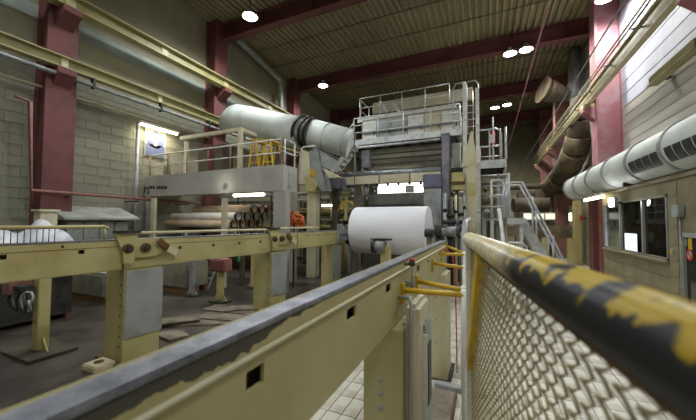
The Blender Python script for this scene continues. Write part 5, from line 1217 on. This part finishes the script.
obj('tube', tube(nbm(), [(p0.x, p1.y, zz), (p0.x, p0.y, zz)], .05, 8), 'tube_glow', t); obj('housing', bx(nbm(), p0.x - .06, p0.x + .06, p1.y - .05, p0.y + .05, zz + .04, zz + .10), 'white_paint', t); obj('hanger', bx(nbm(), p0.x - .01, p0.x + .01, (p0.y + p1.y) / 2 - .02, (p0.y + p1.y) / 2 + .02, zz + .1, ddz - .3), 'steel_dark', t)
# insulated brown duct elbow of gores
ex = XR - .66
gp = [P(579, 122, X=ex), P(578, 137, X=ex), P(575, 151, X=ex - .05), P(569, 165, X=ex - .12), P(561, 177, X=ex - .2), P(552, 187, X=ex - .3)]
t = thing('insulated_duct', 'brown insulated duct elbow stepping down beside the pink red column', 'duct', (gp[-1].x, gp[-1].y, 0))
rs = [.40, .52, .58, .60, .62, .62]
for i in range(5):
    a_, c_ = gp[i], gp[i + 1]; dd = (c_ - a_).normalized(); b = nbm()
    tube(b, [a_ - dd * .06, a_, c_, c_ + dd * .02], 1, 18, [rs[i] * .97, rs[i] * 1.04, rs[i + 1] * .98, rs[i + 1] * .94]); obj('gore', b, ('duct_brown', 'duct_wrap', 'duct_wrap', 'duct_brown', 'duct_wrap')[i], t)
obj('lower_run', tube(nbm(), [gp[-1], gp[-1] + Vector((-.6, 3, -.2)), gp[-1] + Vector((-.6, 9, -.2))], .58, 18), 'duct_wrap', t)
obj('stand', bx(nbm(), gp[-1].x - .1, gp[-1].x + .1, gp[-1].y - .1, gp[-1].y + .1, 0.02, gp[-1].z - .6), 'machine_dark', t); obj('top_stub', tube(nbm(), [gp[0], gp[0] + Vector((.0, .1, 1.2))], .34, 16), 'duct_brown', t)
# crane track with cables on the right
cx = XR - 1.05
t = thing('crane_track', 'pale crane track with cables rising to the upper right', 'crane beam', (cx, 5, 7.0))
ztk = 7.45 
obj('beam_web', bx(nbm(), cx - .02, cx + .02, 1, 31, ztk - .45, ztk), 'rail_olive', t); obj('flange', bx(nbm(), cx - .09, cx + .09, 1, 31, ztk - .48, ztk - .45), 'beige_pale', t); obj('flange', bx(nbm(), cx - .09, cx + .09, 1, 31, ztk, ztk + .03), 'beige_pale', t)
for dx, dz in ((-.28, .05), (-.32, -.15)): obj('conductor', tube(nbm(), [(cx + dx, 1, ztk + dz), (cx + dx, 31, ztk + dz)], .03, 6), 'beige_pale' if dz > 0 else 'steel_grey', t)
for y in (4, 6, 8.3, 10.5, 12.7, 15, 17.2, 20, 23.5, 27): obj('hanger', bx(nbm(), cx - .34, cx - .02, y - .015, y + .015, ztk - .17, ztk - .13), 'steel_grey', t)
for y in (8.3, 15.6, 23.6, 29.8): obj('seat', bx(nbm(), cx - .2, XR - .86, y - .2, y + .2, ztk - .62, ztk - .48), 'beige', t)
# slack cables under the roof
for i, (u, v, x, lb) in enumerate(((570, 88, 2.55, 'steel wire rope stretched beside the crane track'), (534, 56, 1.3, 'pinkish thin rope stretched under the roof centre'))):
    z = P(u, v, X=x).z; tag(obj('wire_rope', tube(nbm(), [(x, YF, z), (x, 14, z - .03), (x, YB, z)], .022, 6), 'steel_grey' if i == 0 else 'red_pale'), lb, 'rope')
# air outlet cone under the roof and a short yellow profile by the white sheeting
a_, c_ = P(543, 90, Y=19), P(566, 95, Y=19.4)
t = thing('air_outlet', 'cream trumpet shaped air outlet hanging below the far roof beam', 'air outlet', c_); obj('cone', tube(nbm(), [a_, a_.lerp(c_, .35), a_.lerp(c_, .8), c_], 1, 20, [.62, .55, .38, .34]), 'duct_brown', t); obj('rim', ring(nbm(), a_, c_ - a_, .68, .58, .08, 20), 'duct_brown', t); obj('neck', tube(nbm(), [c_, c_ + Vector((.3, .3, .1)), c_ + Vector((.5, .5, .9)), (c_.x + .5, c_.y + .5, ZC - .12)], .3, 14), 'steel_grey', t)
a_, c_ = P(653, 80, X=XR - .3), P(700, 44, X=XR - .3)
t = thing('wall_profile', 'short olive yellow steel profile on the white sheeting at right', 'profile', a_); zz = (a_.z + c_.z) / 2; obj('channel', bx(nbm(), XR - .4, XR - .2, c_.y, a_.y, zz - .12, zz + .12), 'rail_olive', t); obj('lower_lip', bx(nbm(), XR - .46, XR - .2, c_.y, a_.y, zz - .15, zz - .12), 'rail_yellow', t)
for q in (.15, .85): yy = c_.y + (a_.y - c_.y) * q; obj('bracket', bx(nbm(), XR - .2, XR - .05, yy - .06, yy + .06, zz - .1, zz + .1), 'steel_dark', t)

# end stop at the far rail's end beside the roll
s_ = su(337); t = thing('rail_end_stop', 'grey end stop bolted on the far rail beside the paper roll', 'end stop', lp(s_, .03, LZ0)); obj('block', bar(nbm(), lp(s_, .05, LZ1 - .12), lp(s_ + .5, .05, LZ1 - .12), .09, .36), 'steel_grey', t); obj('horn', bar(nbm(), lp(s_ + .1, .05, LZ1 + .06), lp(s_ + .1, .05, LZ1 + .22), .08, .22, LD), 'steel_grey', t)
for q in (.1, .25, .4): obj('bolt', tube(nbm(), [lp(s_ + q, .095, LZ1 - .12), lp(s_ + q, .12, LZ1 - .12)], .03, 8), 'steel_dark', t)

# pipe manifolds filling the machine bays beside the roll
def manifold(label, u0, u1, Y, rows, cols, top):
    xa_, xb_ = PX(u0, Y), PX(u1, Y); t = thing('pipe_manifold', label, 'pipes', ((xa_ + xb_) / 2, Y, 0))
    for v, r_, m_ in rows:
        z = PZ((u0 + u1) / 2, v, Y); obj('pipe', tube(nbm(), [(xa_, Y, z), (xb_, Y, z)], r_, 10), m_, t)
        x = xa_ + (xb_ - xa_) * ((v * 37) % 100) / 100; obj('flange', tube(nbm(), [(x - .04, Y, z), (x + .04, Y, z)], r_ * 1.7, 12), 'steel_dark', t)
    for u, m_ in cols: x = PX(u, Y); obj('upright', bx(nbm(), x - .05, x + .05, Y + .12, Y + .22, 0, top), m_, t)
    return t
manifold('stack of olive and grey pipes left of the paper roll', 300, 352, 11.75, ((194, .05, 'beige_old'), (199, .07, 'machine_grey'), (209, .05, 'beige_old'), (214, .09, 'machine_dark'), (220, .05, 'steel_grey'), (227, .07, 'beige_old')), ((314, 'beige_old'), (329, 'machine_grey'), (341, 'beige_old'), (351, 'machine_grey')), 3.1)
manifold('small pipe stack between grey pillar and cream column', 443, 465, 12.7, ((193, .05, 'steel_grey'), (199, .06, 'beige_old'), (206, .05, 'machine_grey'), (213, .08, 'steel_grey'), (219, .05, 'beige_old')), ((447, 'machine_grey'), (459, 'beige_old')), 3.0)
manifold('far grey pipe stack under the high service platform', 477, 508, 14.9, ((176, .06, 'steel_grey'), (183, .09, 'machine_grey'), (190, .06, 'beige_old'), (208, .08, 'machine_grey')), ((482, 'steel_grey'), (497, 'machine_grey'), (506, 'beige_old')), 4.4)
# clamp and cylinder details hanging on the cross beam
for i, (u, v0, v1, lb) in enumerate(((352, 181, 198, 'left hanging cylinder under the tan cross beam'), (366, 181, 200, 'middle hanging cylinder under the tan cross beam'), (374, 181, 193, 'right short hanging cylinder under the tan cross beam'))):
    p = P(u, v0, Y=FY + .15); z1 = zf - .36; z0 = PZ(u, v1, FY + .15)
    t = thing('hanging_cylinder', lb, 'cylinder', (p.x, FY + .15, z0), 'cylinders under the tan cross beam')
    obj('barrel', tube(nbm(), [(p.x, FY + .22, z0 + .15), (p.x, FY + .22, z1)], .09, 12), 'steel_grey', t); obj('rod', tube(nbm(), [(p.x, FY + .22, z0), (p.x, FY + .22, z0 + .15)], .04, 10), 'steel_bright', t)
